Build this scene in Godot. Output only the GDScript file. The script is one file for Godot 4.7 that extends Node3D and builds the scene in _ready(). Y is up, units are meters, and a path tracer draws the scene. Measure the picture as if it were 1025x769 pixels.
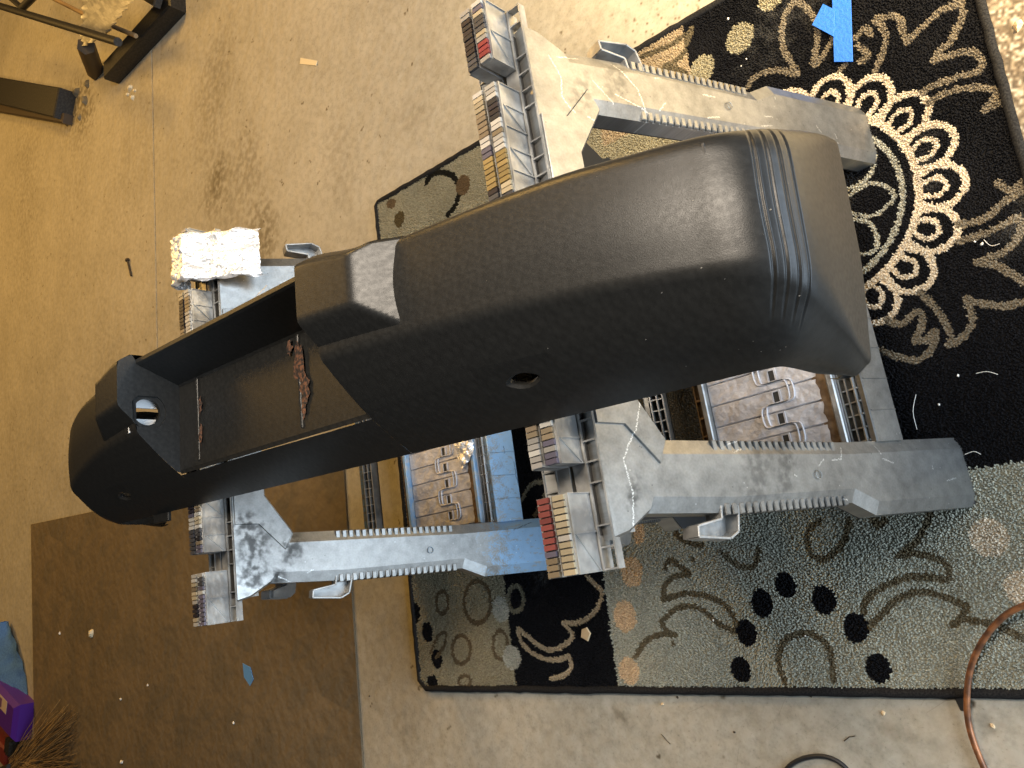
extends Node3D
# ---------------------------------------------------------------- camera model (also used to turn photo pixels into floor points)
const CAM_H := 1.48999
const PITCH := 0.831987
const ROLL := 0.116096
const FOCAL := 824.77
var cam_x: Vector3
var cam_y: Vector3
var cam_f: Vector3
var rng := RandomNumberGenerator.new()
var M := {}
var counts := {}

func at(u: float, v: float, y := 0.0) -> Vector3:
	var d: Vector3 = cam_x * ((u - 512.5) / FOCAL) + cam_y * ((v - 384.5) / FOCAL) + cam_f
	return Vector3(0, CAM_H, 0) + d * ((y - CAM_H) / d.y)

# ---------------------------------------------------------------- small helpers
func numbered(called: String) -> String:
	var n: int = counts.get(called, 0)
	counts[called] = n + 1
	return called if n == 0 else "%s_%03d" % [called, n]

func tag(o: Node, label := "", category := "", group := "", kind := ""):
	if label: o.set_meta("label", label)
	if category: o.set_meta("category", category)
	if group: o.set_meta("group", group)
	if kind: o.set_meta("kind", kind)
	return o

func base(called: String, where: Vector3, turn := 0.0) -> Node3D:
	var o := Node3D.new()
	o.name = numbered(called)
	o.position = where
	o.rotation.y = turn
	add_child(o)
	return o

func mb() -> SurfaceTool:
	var st := SurfaceTool.new()
	st.begin(Mesh.PRIMITIVE_TRIANGLES)
	return st

func build(st: SurfaceTool, called: String, m: Material, parent: Node = null) -> MeshInstance3D:
	var o := MeshInstance3D.new()
	o.mesh = st.commit()
	o.material_override = m
	if parent == null or parent == self:
		o.name = numbered(called)
		add_child(o)
	else:
		o.name = called
		parent.add_child(o, true)
	return o

func tri(st: SurfaceTool, a: Vector3, b: Vector3, c: Vector3, col = null, uv = null):
	var n := (c - a).cross(b - a)
	if n.length_squared() < 1e-16: return
	n = n.normalized()
	var p := [a, b, c]
	for k in 3:
		st.set_normal(n)
		if col != null: st.set_color(col)
		if uv != null: st.set_uv(uv[k])
		else: st.set_uv(Vector2.ZERO)
		if uv != null: st.set_uv2(Vector2(p[k].x, p[k].z))
		st.add_vertex(p[k])

# corners run round the face; seen from outside they run clockwise
func quad(st: SurfaceTool, a: Vector3, b: Vector3, c: Vector3, d: Vector3, col = null, uv = null):
	if uv == null:
		tri(st, a, b, c, col); tri(st, a, c, d, col)
	else:
		tri(st, a, b, c, col, [uv[0], uv[1], uv[2]]); tri(st, a, c, d, col, [uv[0], uv[2], uv[3]])

# box from a corner mapping: f(x,y,z) with x0..x1 etc; chamfered a little
func hexa(st: SurfaceTool, p: Array, col = null):
	# p: 8 corners, bottom 0-3 (counter-clockwise from above), top 4-7
	quad(st, p[4], p[7], p[6], p[5], col)
	quad(st, p[0], p[1], p[2], p[3], col)
	for k in 4:
		var j := (k + 1) % 4
		quad(st, p[j], p[k], p[k + 4], p[j + 4], col)

func box(st: SurfaceTool, lo: Vector3, hi: Vector3, f = null, col = null):
	var p := [Vector3(lo.x, lo.y, hi.z), Vector3(hi.x, lo.y, hi.z), Vector3(hi.x, lo.y, lo.z), Vector3(lo.x, lo.y, lo.z),
		Vector3(lo.x, hi.y, hi.z), Vector3(hi.x, hi.y, hi.z), Vector3(hi.x, hi.y, lo.z), Vector3(lo.x, hi.y, lo.z)]
	if f != null:
		for k in 8: p[k] = f.call(p[k].x, p[k].y, p[k].z)
	hexa(st, p, col)

# box with chamfered vertical and top edges
func cbox(st: SurfaceTool, lo: Vector3, hi: Vector3, ch: float, f = null, col = null):
	var poly := PackedVector2Array([Vector2(lo.x, lo.z), Vector2(hi.x, lo.z), Vector2(hi.x, hi.z), Vector2(lo.x, hi.z)])
	prism(st, poly, func(p: Vector2, h: float) -> Vector3:
		var q := Vector3(p.x, h, p.y)
		return f.call(q.x, q.y, q.z) if f != null else q, lo.y, hi.y, ch, [], null, col)

# polygon extruded from h0 to h1 through the map f(p, h); the h1 cap is chamfered by ch except at edges listed in square
func prism(st: SurfaceTool, poly: PackedVector2Array, f: Callable, h0: float, h1: float, ch: float, square := [], uvf = null, col = null, rise := -1.0):
	var n := poly.size()
	if Geometry2D.is_polygon_clockwise(poly):
		poly = poly.duplicate(); poly.reverse()
		var s2 := []
		for e in square: s2.append((n - 2 - e + n) % n)
		square = s2
	var ins := PackedVector2Array()
	for i in n:
		var a := poly[(i + n - 1) % n]
		var b := poly[i]
		var c := poly[(i + 1) % n]
		var d0 := (b - a).normalized()
		var d1 := (c - b).normalized()
		var n0 := Vector2(d0.y, -d0.x)
		var n1 := Vector2(d1.y, -d1.x)
		var o0 := 0.0 if ((i + n - 1) % n) in square else ch
		var o1 := 0.0 if i in square else ch
		var det := n0.x * n1.y - n0.y * n1.x
		if absf(det) < 0.02: ins.append(b + (n0 + n1).normalized() * -maxf(o0, o1) * -1.0 * -1.0)
		else:
			var r0 := n0.dot(b) - o0
			var r1 := n1.dot(b) - o1
			ins.append(Vector2((r0 * n1.y - r1 * n0.y) / det, (n0.x * r1 - n1.x * r0) / det))
	var flip := -1.0
	# find out which way the map turns
	var e0: Vector3 = f.call(Vector2(0.001, 0), h1) - f.call(Vector2.ZERO, h1)
	var e1: Vector3 = f.call(Vector2(0, 0.001), h1) - f.call(Vector2.ZERO, h1)
	var e2: Vector3 = f.call(Vector2.ZERO, h1) - f.call(Vector2.ZERO, h0)
	var right: bool = e0.cross(e1).dot(e2) * signf(1.0) > 0.0
	var hb := h1 - (ch if rise < 0.0 else rise) * signf(h1 - h0)
	var t := Geometry2D.triangulate_polygon(ins)
	for k in range(0, t.size(), 3):
		var q := [ins[t[k]], ins[t[k + 1]], ins[t[k + 2]]]
		if (Geometry2D.is_polygon_clockwise(PackedVector2Array(q))) == right: q.reverse()
		q.reverse()
		var uv = null
		if uvf != null: uv = [uvf.call(q[0]), uvf.call(q[1]), uvf.call(q[2])]
		tri(st, f.call(q[0], h1), f.call(q[1], h1), f.call(q[2], h1), col, uv)
	t = Geometry2D.triangulate_polygon(poly)
	for k in range(0, t.size(), 3):
		var q := [poly[t[k]], poly[t[k + 1]], poly[t[k + 2]]]
		if (Geometry2D.is_polygon_clockwise(PackedVector2Array(q))) == right: q.reverse()
		var uv = null
		if uvf != null: uv = [uvf.call(q[0]), uvf.call(q[1]), uvf.call(q[2])]
		tri(st, f.call(q[0], h0), f.call(q[1], h0), f.call(q[2], h0), col, uv)
	for i in n:
		var j := (i + 1) % n
		var uv = null
		if uvf != null: uv = [uvf.call(poly[i]), uvf.call(poly[j]), uvf.call(ins[j]), uvf.call(ins[i])]
		var a: Vector3 = f.call(poly[i], h0)
		var b: Vector3 = f.call(poly[j], h0)
		var c: Vector3 = f.call(poly[j], hb)
		var d: Vector3 = f.call(poly[i], hb)
		var g: Vector3 = f.call(ins[j], h1)
		var h: Vector3 = f.call(ins[i], h1)
		if right:
			quad(st, b, a, d, c, col, null if uv == null else [uv[1], uv[0], uv[0], uv[1]])
			if ch > 0.0: quad(st, c, d, h, g, col, null if uv == null else [uv[1], uv[0], uv[3], uv[2]])
		else:
			quad(st, a, b, c, d, col, null if uv == null else [uv[0], uv[1], uv[1], uv[0]])
			if ch > 0.0: quad(st, d, c, g, h, col, null if uv == null else [uv[0], uv[1], uv[2], uv[3]])

func tube(st: SurfaceTool, path: Array, r: float, sides := 8, closed := false, cap := true, col = null):
	var n := path.size()
	var rings := []
	var up := Vector3.UP
	for i in n:
		var d: Vector3
		if closed: d = path[(i + 1) % n] - path[(i + n - 1) % n]
		else: d = path[mini(i + 1, n - 1)] - path[maxi(i - 1, 0)]
		d = d.normalized()
		var s := d.cross(up)
		if s.length() < 0.05: s = d.cross(Vector3.RIGHT)
		s = s.normalized()
		var w := s.cross(d).normalized()
		var ring := []
		for k in sides:
			var a := TAU * k / sides
			ring.append([path[i] + (s * cos(a) + w * sin(a)) * r, s * cos(a) + w * sin(a)])
		rings.append(ring)
	for i in (n if closed else n - 1):
		var r0: Array = rings[i]
		var r1: Array = rings[(i + 1) % n]
		for k in sides:
			var j := (k + 1) % sides
			for q in [r0[k], r1[j], r1[k], r0[k], r0[j], r1[j]]:
				st.set_normal(q[1])
				if col != null: st.set_color(col)
				st.set_uv(Vector2.ZERO)
				st.add_vertex(q[0])
	if cap and not closed:
		for e in [0, n - 1]:
			for k in range(1, sides - 1):
				if e == 0: tri(st, rings[e][0][0], rings[e][k + 1][0], rings[e][k][0], col)
				else: tri(st, rings[e][0][0], rings[e][k][0], rings[e][k + 1][0], col)

# smooth grid of points [row][column], normals from differences
func grid(st: SurfaceTool, g: Array, uvf = null, flip := false):
	var n := g.size()
	var m: int = g[0].size()
	var nor := []
	for i in n:
		var row := []
		for j in m:
			var du: Vector3 = g[mini(i + 1, n - 1)][j] - g[maxi(i - 1, 0)][j]
			var dv: Vector3 = g[i][mini(j + 1, m - 1)] - g[i][maxi(j - 1, 0)]
			var c := du.cross(dv)
			row.append((c if not flip else -c).normalized())
		nor.append(row)
	for i in n - 1:
		for j in m - 1:
			var o := [[i, j], [i, j + 1], [i + 1, j + 1], [i, j], [i + 1, j + 1], [i + 1, j]]
			if flip: o.reverse()
			for q in o:
				st.set_normal(nor[q[0]][q[1]])
				st.set_uv(uvf.call(q[0], q[1]) if uvf != null else Vector2(float(q[0]) / n, float(q[1]) / m))
				st.add_vertex(g[q[0]][q[1]])

func spline(pts: Array, per := 6) -> Array:
	var out := []
	var n := pts.size()
	for i in n - 1:
		var p0 = pts[maxi(i - 1, 0)]
		var p1 = pts[i]
		var p2 = pts[i + 1]
		var p3 = pts[mini(i + 2, n - 1)]
		for k in per:
			var t := float(k) / per
			out.append(0.5 * ((2.0 * p1) + (p2 - p0) * t + (2.0 * p0 - 5.0 * p1 + 4.0 * p2 - p3) * t * t + (3.0 * p1 - p0 - 3.0 * p2 + p3) * t * t * t))
	out.append(pts[n - 1])
	return out

# ---------------------------------------------------------------- materials and textures
func lin(r: float, g: float, b: float) -> Color:
	return Color(r, g, b).linear_to_srgb()

func noise(freq: float, seed_: int, octaves := 4, kind := FastNoiseLite.TYPE_SIMPLEX_SMOOTH) -> FastNoiseLite:
	var n := FastNoiseLite.new()
	n.noise_type = kind
	n.seed = seed_
	n.frequency = freq
	n.fractal_octaves = octaves
	return n

func bump_image(size: int, freq: float, seed_: int, strength: float, octaves := 4) -> ImageTexture:
	var im := noise(freq, seed_, octaves).get_seamless_image(size, size)
	im.convert(Image.FORMAT_RGBA8)
	im.bump_map_to_normal_map(strength)
	return ImageTexture.create_from_image(im)

# a seamless colour texture between two linear colours, from noise
func two_tone(size: int, freq: float, seed_: int, a: Color, b: Color, octaves := 5, contrast := 1.0) -> ImageTexture:
	var im := noise(freq, seed_, octaves).get_seamless_image(size, size)
	var out := Image.create(size, size, true, Image.FORMAT_RGB8)
	var a2 := a.linear_to_srgb()
	var b2 := b.linear_to_srgb()
	for y in size:
		for x in size:
			var t := clampf((im.get_pixel(x, y).r - 0.5) * contrast + 0.5, 0.0, 1.0)
			out.set_pixel(x, y, a2.lerp(b2, t))
	out.generate_mipmaps()
	return ImageTexture.create_from_image(out)

func mat(color: Color, rough := 0.6, metal := 0.0, spec := 0.5) -> StandardMaterial3D:
	var m := StandardMaterial3D.new()
	m.albedo_color = color.linear_to_srgb()
	m.roughness = rough
	m.metallic = metal
	m.metallic_specular = spec
	return m

func triplanar(m: StandardMaterial3D, scale_: float):
	m.uv1_triplanar = true
	m.uv1_scale = Vector3.ONE * scale_
	return m

func make_materials():
	var fine := bump_image(256, 0.06, 3, 6.0)
	var rough_bump := bump_image(256, 0.03, 8, 8.0)
	# black textured plastic of the bumper
	M.plastic = mat(Color(1, 1, 1), 0.42, 0.0, 0.42)
	M.plastic.albedo_texture = two_tone(256, 0.012, 21, Color(0.014, 0.014, 0.0135), Color(0.021, 0.021, 0.020), 5, 1.6)
	M.plastic.roughness_texture = two_tone(256, 0.015, 22, Color(0.62, 0.62, 0.62), Color(1, 1, 1), 5, 1.8)
	M.plastic.normal_enabled = true
	M.plastic.normal_texture = fine
	M.plastic.normal_scale = 0.08
	triplanar(M.plastic, 30.0)
	# silver overspray on grey plastic, for the parts without a texture of their own
	M.silver = mat(Color(1, 1, 1), 0.42, 0.6)
	M.silver.albedo_texture = two_tone(256, 0.02, 31, Color(0.24, 0.238, 0.23), Color(0.46, 0.455, 0.435), 5, 1.7)
	M.silver.normal_enabled = true
	M.silver.normal_texture = fine
	M.silver.normal_scale = 0.1
	triplanar(M.silver, 4.0)
	# chipped blue spray paint
	M.blue_spray = mat(Color(1, 1, 1), 0.5, 0.3)
	M.blue_spray.albedo_texture = two_tone(256, 0.05, 33, Color(0.22, 0.38, 0.58), Color(0.40, 0.43, 0.46), 5, 2.2)
	triplanar(M.blue_spray, 4.0)
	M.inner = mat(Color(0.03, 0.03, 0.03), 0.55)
	M.pocket = mat(Color(0.035, 0.032, 0.028), 0.8)  # near-black tone that puts the shade of pockets and slots into the colour
	M.splatter = mat(Color(1, 1, 1), 0.5, 0.1)
	M.splatter.vertex_color_use_as_albedo = true
	M.tray = mat(Color(1, 1, 1), 0.5, 0.2)
	M.tray.albedo_texture = two_tone(256, 0.016, 41, Color(0.48, 0.465, 0.475), Color(0.66, 0.645, 0.66), 5, 1.6)
	M.tray.normal_enabled = true
	M.tray.normal_texture = rough_bump
	M.tray.normal_scale = 0.35
	triplanar(M.tray, 4.0)
	M.dirty = mat(Color(1, 1, 1), 0.85)
	M.dirty.albedo_texture = two_tone(128, 0.05, 43, Color(0.10, 0.06, 0.03), Color(0.22, 0.15, 0.09), 5, 1.6)
	triplanar(M.dirty, 8.0)
	M.foil = mat(Color(0.93, 0.93, 0.94), 0.38, 0.6)
	M.foil.normal_enabled = true
	M.foil.normal_texture = bump_image(256, 0.03, 51, 12.0, 3)
	M.foil.normal_scale = 0.7
	triplanar(M.foil, 9.0)
	M.black_steel = mat(Color(1, 1, 1), 0.5, 0.1)
	M.black_steel.albedo_texture = two_tone(256, 0.05, 61, Color(0.008, 0.008, 0.007), Color(0.035, 0.032, 0.028), 5, 2.0)
	triplanar(M.black_steel, 6.0)
	M.brown_steel = mat(Color(0.055, 0.038, 0.022), 0.6, 0.1)
	M.tan_rod = mat(Color(0.30, 0.20, 0.10), 0.6)
	M.tape = mat(Color(0.012, 0.135, 0.62), 0.55)
	M.tape.normal_enabled = true
	M.tape.normal_texture = rough_bump
	M.tape.normal_scale = 0.4
	triplanar(M.tape, 14.0)
	M.tape_pale = mat(Color(0.10, 0.28, 0.62), 0.6)
	M.chip = mat(Color(0.62, 0.46, 0.27), 0.8)
	M.dark_chip = mat(Color(0.05, 0.035, 0.02), 0.8)
	M.white_chip = mat(Color(0.75, 0.72, 0.66), 0.7)
	M.paper = mat(Color(0.72, 0.62, 0.42), 0.8)
	M.grey_chip = mat(Color(0.16, 0.145, 0.11), 0.9)
	M.copper = mat(Color(1, 1, 1), 0.38, 0.35)
	M.copper.albedo_texture = two_tone(128, 0.03, 71, Color(0.09, 0.045, 0.028), Color(0.45, 0.18, 0.07), 4, 2.0)
	triplanar(M.copper, 7.0)
	M.cable = mat(Color(0.015, 0.015, 0.016), 0.5)
	M.purple = mat(Color(0.075, 0.018, 0.24), 0.4)
	M.label = mat(Color(0.45, 0.37, 0.30), 0.6)
	M.label_dark = mat(Color(0.12, 0.05, 0.14), 0.6)
	M.denim = mat(Color(1, 1, 1), 0.9)
	M.denim.albedo_texture = two_tone(128, 0.08, 81, Color(0.04, 0.12, 0.33), Color(0.08, 0.20, 0.46), 5, 1.8)
	triplanar(M.denim, 8.0)
	M.red = mat(Color(0.13, 0.018, 0.014), 0.5)
	M.straw = mat(Color(1, 1, 1), 0.8)
	M.straw.vertex_color_use_as_albedo = true
	M.white_metal = mat(Color(0.75, 0.75, 0.74), 0.5)
	M.rust = mat(Color(1, 1, 1), 0.9)
	M.rust.albedo_texture = two_tone(128, 0.06, 83, Color(0.012, 0.010, 0.009), Color(0.14, 0.06, 0.03), 5, 3.0)
	triplanar(M.rust, 16.0)
	M.scuff_pale = mat(Color(0.22, 0.21, 0.19), 0.9)
	M.scuff = mat(Color(0.05, 0.047, 0.042), 0.85)
	# brown hardboard sheet
	M.board = mat(Color(1, 1, 1), 0.7, 0.0, 0.35)
	M.board.albedo_texture = board_texture()
	M.board.normal_enabled = true
	M.board.normal_texture = bump_image(512, 0.08, 91, 3.0)
	M.board.normal_scale = 0.3
	M.board_edge = mat(Color(0.03, 0.02, 0.012), 0.9)

func board_texture() -> ImageTexture:
	var w := 512
	var im := Image.create(w, w, true, Image.FORMAT_RGB8)
	var n1 := noise(0.008, 92, 5)
	var n2 := noise(0.18, 93, 2)
	var n3 := noise(0.02, 94, 4)
	for y in w:
		for x in w:
			var t := 0.5 + 0.45 * n1.get_noise_2d(x * 0.4, y * 2.2) + 0.16 * n2.get_noise_2d(x, y)
			var s := clampf(n3.get_noise_2d(x, y) * 1.4 + 0.1, 0.0, 0.5)
			var c := Color(0.125, 0.095, 0.057).lerp(Color(0.175, 0.134, 0.083), clampf(t, 0, 1)).lerp(Color(0.10, 0.085, 0.06), s)
			im.set_pixel(x, y, c.linear_to_srgb())
	im.generate_mipmaps()
	return ImageTexture.create_from_image(im)

# soft-edged patch of grime with a grain of its own, blended onto a colour image
func grime(im: Image, cx: float, cy: float, rx: float, ry: float, turn: float, c: Color, strength: float, grain: FastNoiseLite, coarse := 1.0):
	var r := int(ceil(maxf(rx, ry)))
	var cs := c.linear_to_srgb()
	var ct := cos(turn)
	var sn := sin(turn)
	for y in range(maxi(0, int(cy) - r), mini(im.get_height(), int(cy) + r)):
		for x in range(maxi(0, int(cx) - r), mini(im.get_width(), int(cx) + r)):
			var dx := x - cx
			var dy := y - cy
			var p := (dx * ct + dy * sn) / rx
			var q := (-dx * sn + dy * ct) / ry
			var d := p * p + q * q
			if d >= 1.0: continue
			var g := clampf((grain.get_noise_2d(x * coarse, y * coarse) + 0.42 - d * 0.5) * 1.5, 0.0, 1.0)
			if g <= 0.0: continue
			im.set_pixel(x, y, im.get_pixel(x, y).lerp(cs, g * strength * (1.0 - d)))

# ---------------------------------------------------------------- floor
const FX0 := -3.4
const FX1 := 3.6
const FZ0 := -7.4
const FZ1 := 1.8
const FPX := 220.0

func floor_px(u: float, v: float) -> Vector2:
	var p := at(u, v)
	return Vector2((p.x - FX0) * FPX, (p.z - FZ0) * FPX)

func floor_texture() -> ImageTexture:
	var w := int((FX1 - FX0) * FPX)
	var h := int((FZ1 - FZ0) * FPX)
	var im := Image.create(w, h, false, Image.FORMAT_RGB8)
	var big := noise(0.004, 101, 4).get_image(w, h, false, false, false)
	var mid := noise(0.02, 102, 5).get_image(w, h, false, false, false)
	var fine := noise(0.22, 103, 3).get_image(w, h, false, false, false)
	var ba := big.get_data()
	var ma := mid.get_data()
	var fa := fine.get_data()
	# trowel streaks: stretched noise
	var st := noise(0.01, 104, 4)
	var data := PackedByteArray()
	data.resize(w * h * 3)
	var i := 0
	var lut := []
	for k in 256:
		var c := Color(0.29, 0.272, 0.225).lerp(Color(0.47, 0.445, 0.385), k / 255.0).linear_to_srgb()
		lut.append([int(c.r * 255), int(c.g * 255), int(c.b * 255)])
	for k in w * h:
		var t := 150 + (ba[k] - 128) * 0.55 + (ma[k] - 128) * 0.5 + (fa[k] - 128) * 0.38
		var c: Array = lut[clampi(int(t), 0, 255)]
		data[i] = c[0]; data[i + 1] = c[1]; data[i + 2] = c[2]
		i += 3
	im = Image.create_from_data(w, h, false, Image.FORMAT_RGB8, data)
	var gr := noise(0.05, 105, 5)
	var gf := noise(0.16, 106, 4)
	var dark := Color(0.085, 0.068, 0.042)
	# [u, v, length px, width px, direction towards (u2, v2), strength]
	var marks := [[222, 152, 212, 205, 12, 0.85], [226, 170, 205, 208, 22, 0.5], [258, 205, 268, 262, 26, 0.75], [270, 232, 262, 262, 14, 0.6],
		[226, 20, 200, 160, 34, 0.42], [215, 150, 250, 240, 60, 0.3], [245, 130, 252, 200, 22, 0.3], [150, 60, 110, 260, 60, 0.16],
		[30, 60, 22, 330, 40, 0.28], [92, 80, 60, 330, 36, 0.16], [330, 120, 350, 210, 26, 0.25], [395, 110, 430, 130, 22, 0.24],
		[560, 40, 600, 60, 30, 0.2], [520, 730, 700, 735, 24, 0.16], [610, 712, 630, 722, 8, 0.6], [700, 705, 760, 712, 6, 0.35],
		[860, 735, 930, 740, 16, 0.3], [975, 715, 1000, 735, 14, 0.4], [390, 710, 420, 760, 18, 0.2], [72, 92, 92, 118, 20, 0.85], [60, 100, 85, 130, 30, 0.4],
		[10, 380, 14, 520, 16, 0.2], [100, 330, 130, 420, 30, 0.2]]
	for m in marks:
		var a := floor_px(m[0], m[1])
		var b := floor_px(m[2], m[3])
		var c := (a + b) * 0.5
		var dist := at((m[0] + m[2]) * 0.5, (m[1] + m[3]) * 0.5).distance_to(Vector3(0, CAM_H, 0))
		var wid: float = m[4] * dist / FOCAL * FPX * 1.3
		grime(im, c.x, c.y, a.distance_to(b) * 0.5 + wid * 0.5, wid, (b - a).angle(), dark, m[5] * 0.65, gf, 0.8 if m[4] > 15 else 1.2)
	# worn, stony strip beyond the rug
	var worn := floor_px(1008, 70)
	for k in 26000:
		var px := clampi(int(worn.x + rng.randfn(0.0, 40.0)), 0, w - 1)
		var py := clampi(int(worn.y + rng.randfn(0.0, 60.0)), 0, h - 1)
		im.set_pixel(px, py, im.get_pixel(px, py).lerp([Color(0.30, 0.26, 0.21), Color(0.55, 0.50, 0.43), Color(0.40, 0.35, 0.29)][k % 3], 0.9))
	# speckles of dirt
	for k in 2600:
		var x := rng.randi_range(2, w - 3)
		var y := rng.randi_range(2, h - 3)
		var s := rng.randf_range(0.25, 0.75)
		for q in rng.randi_range(1, 4):
			var px := clampi(x + rng.randi_range(-1, 1), 0, w - 1)
			var py := clampi(y + rng.randi_range(-1, 1), 0, h - 1)
			im.set_pixel(px, py, im.get_pixel(px, py).lerp(Color(0.2, 0.16, 0.1), s))
	im.generate_mipmaps()
	return ImageTexture.create_from_image(im)

func make_floor():
	var root := base("floor", Vector3.ZERO)
	tag(root, "", "", "", "structure")
	var m := mat(Color(1, 1, 1), 0.62, 0.0, 0.4)
	m.albedo_texture = floor_texture()
	m.normal_enabled = true
	m.normal_texture = bump_image(1024, 0.12, 111, 2.0, 5)
	m.normal_scale = 0.14
	m.detail_enabled = true
	m.detail_blend_mode = BaseMaterial3D.BLEND_MODE_MUL
	m.detail_uv_layer = BaseMaterial3D.DETAIL_UV_2
	m.detail_albedo = concrete_grain()
	m.uv2_scale = Vector3(1.3, 1.3, 1.3)
	# a saw cut splits the slab in two
	var a := at(152, 60)
	var b := at(160, 480)
	var dir := (b - a).normalized()
	var side := Vector3(dir.z, 0, -dir.x)
	var off := (a).dot(side)
	var ends := [a - dir * 3.0, a + dir * 5.0]
	for s in [-1.0, 1.0]:
		var st := mb()
		var poly := Geometry2D.intersect_polygons(PackedVector2Array([Vector2(FX0, FZ0), Vector2(FX1, FZ0), Vector2(FX1, FZ1), Vector2(FX0, FZ1)]),
			PackedVector2Array([_xz(ends[0] + side * 0.003 * s), _xz(ends[1] + side * 0.003 * s), _xz(ends[1] + side * 9.0 * s), _xz(ends[0] + side * 9.0 * s)]))[0]
		prism(st, poly, func(p: Vector2, h: float) -> Vector3: return Vector3(p.x, h, p.y), -0.1, 0.0, 0.0015, [],
			func(p: Vector2) -> Vector2: return Vector2((p.x - FX0) / (FX1 - FX0), (p.y - FZ0) / (FZ1 - FZ0)))
		var o := build(st, "slab", m, root)
	var st2 := mb()
	box(st2, Vector3(FX0, -0.16, FZ0), Vector3(FX1, -0.101, FZ1))
	build(st2, "bedding", M.pocket, root)

# pits, pores and scrapes of trowelled concrete, one tile of about 0.77 m
func concrete_grain() -> ImageTexture:
	var n := 1024
	var a := noise(0.09, 211, 5).get_seamless_image(n, n).get_data()
	var b := noise(0.35, 212, 2).get_seamless_image(n, n).get_data()
	var c := noise(0.022, 213, 4).get_seamless_image(n, n).get_data()
	var data := PackedByteArray()
	data.resize(n * n * 3)
	for k in n * n:
		var t := 0.975 + (a[k] - 128) / 128.0 * 0.045 + (b[k] - 128) / 128.0 * 0.035 + (c[k] - 128) / 128.0 * 0.07
		if a[k] < 40: t -= 0.10
		var v := clampi(int(t * 255.0), 0, 255)
		data[k * 3] = v; data[k * 3 + 1] = clampi(int(v * 0.992), 0, 255); data[k * 3 + 2] = clampi(int(v * 0.975), 0, 255)
	var im := Image.create_from_data(n, n, false, Image.FORMAT_RGB8, data)
	# scrapes
	for k in 140:
		var p := Vector2(rng.randf() * n, rng.randf() * n)
		var d := Vector2.from_angle(rng.randfn(0.4, 0.5))
		var s := rng.randf_range(0.05, 0.22)
		for i in rng.randi_range(8, 70):
			var q := Vector2i(posmod(int(p.x), n), posmod(int(p.y), n))
			im.set_pixelv(q, im.get_pixelv(q).lerp(Color(0.5, 0.45, 0.38) if k % 3 else Color(1, 1, 1), s))
			p += d
	im.generate_mipmaps()
	return ImageTexture.create_from_image(im)

func _xz(p: Vector3) -> Vector2:
	return Vector2(p.x, p.z)

# ---------------------------------------------------------------- rug
const RUG := Vector3(-0.80984, 0, -1.54447)
const RUG_YAW := 0.318082
const RUG_W := 1.358
const RUG_L := 1.5612
const RPX := 760.0
var rug_im: Image

# pixel of the photograph -> rug texture pixel (x across a, y along b)
func rug_ab(u: float, v: float) -> Vector2:
	var g := at(u, v, 0.012) - RUG
	return Vector2(g.x * cos(RUG_YAW) - g.z * sin(RUG_YAW), g.x * sin(RUG_YAW) + g.z * cos(RUG_YAW))

func rug_disc(c: Vector2, rx: float, ry: float, turn: float, col: Color):
	var r := int(maxf(rx, ry) * RPX) + 3
	var p := c * RPX
	var cs := cos(turn)
	var sn := sin(turn)
	for y in range(maxi(0, int(p.y) - r), mini(rug_im.get_height(), int(p.y) + r)):
		for x in range(maxi(0, int(p.x) - r), mini(rug_im.get_width(), int(p.x) + r)):
			var d := Vector2(x, y) - p
			var q := Vector2((d.x * cs + d.y * sn) / (rx * RPX), (-d.x * sn + d.y * cs) / (ry * RPX))
			if q.length() < 1.0 + rng.randf_range(-0.07, 0.05): rug_im.set_pixel(x, y, col)

func rug_line(ab: Array, width: float, col: Color):
	var s := spline(ab, 10)
	for i in s.size() - 1:
		var n := maxi(1, int(s[i].distance_to(s[i + 1]) * RPX / 1.2))
		for k in n:
			var p: Vector2 = s[i].lerp(s[i + 1], float(k) / n) * RPX
			var r := width * RPX * 0.5 * rng.randf_range(0.72, 1.12)
			var ri := int(ceil(r))
			for y in range(-ri, ri + 1):
				for x in range(-ri, ri + 1):
					if x * x + y * y <= r * r:
						var px := int(p.x) + x
						var py := int(p.y) + y
						if px >= 0 and py >= 0 and px < rug_im.get_width() and py < rug_im.get_height(): rug_im.set_pixel(px, py, col)

func px_line(ox: float, oy: float, k: float, pts: Array, width: float, col: Color):
	var ab := []
	for i in range(0, pts.size(), 2): ab.append(rug_ab(ox + pts[i] / k, oy + pts[i + 1] / k))
	rug_line(ab, width, col)

func px_disc(ox: float, oy: float, k: float, cx: float, cy: float, rx: float, ry: float, col: Color):
	var c := rug_ab(ox + cx / k, oy + cy / k)
	var ex := rug_ab(ox + (cx + rx) / k, oy + cy / k) - c
	var ey := rug_ab(ox + cx / k, oy + (cy + ry) / k) - c
	rug_disc(c, ex.length(), ey.length(), ex.angle(), col)

func px_ring(ox: float, oy: float, k: float, cx: float, cy: float, rx: float, ry: float, width: float, col: Color):
	var pts := []
	for i in 17:
		pts.append(cx + rx * cos(TAU * i / 16.0))
		pts.append(cy + ry * sin(TAU * i / 16.0))
	px_line(ox, oy, k, pts, width, col)

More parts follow.
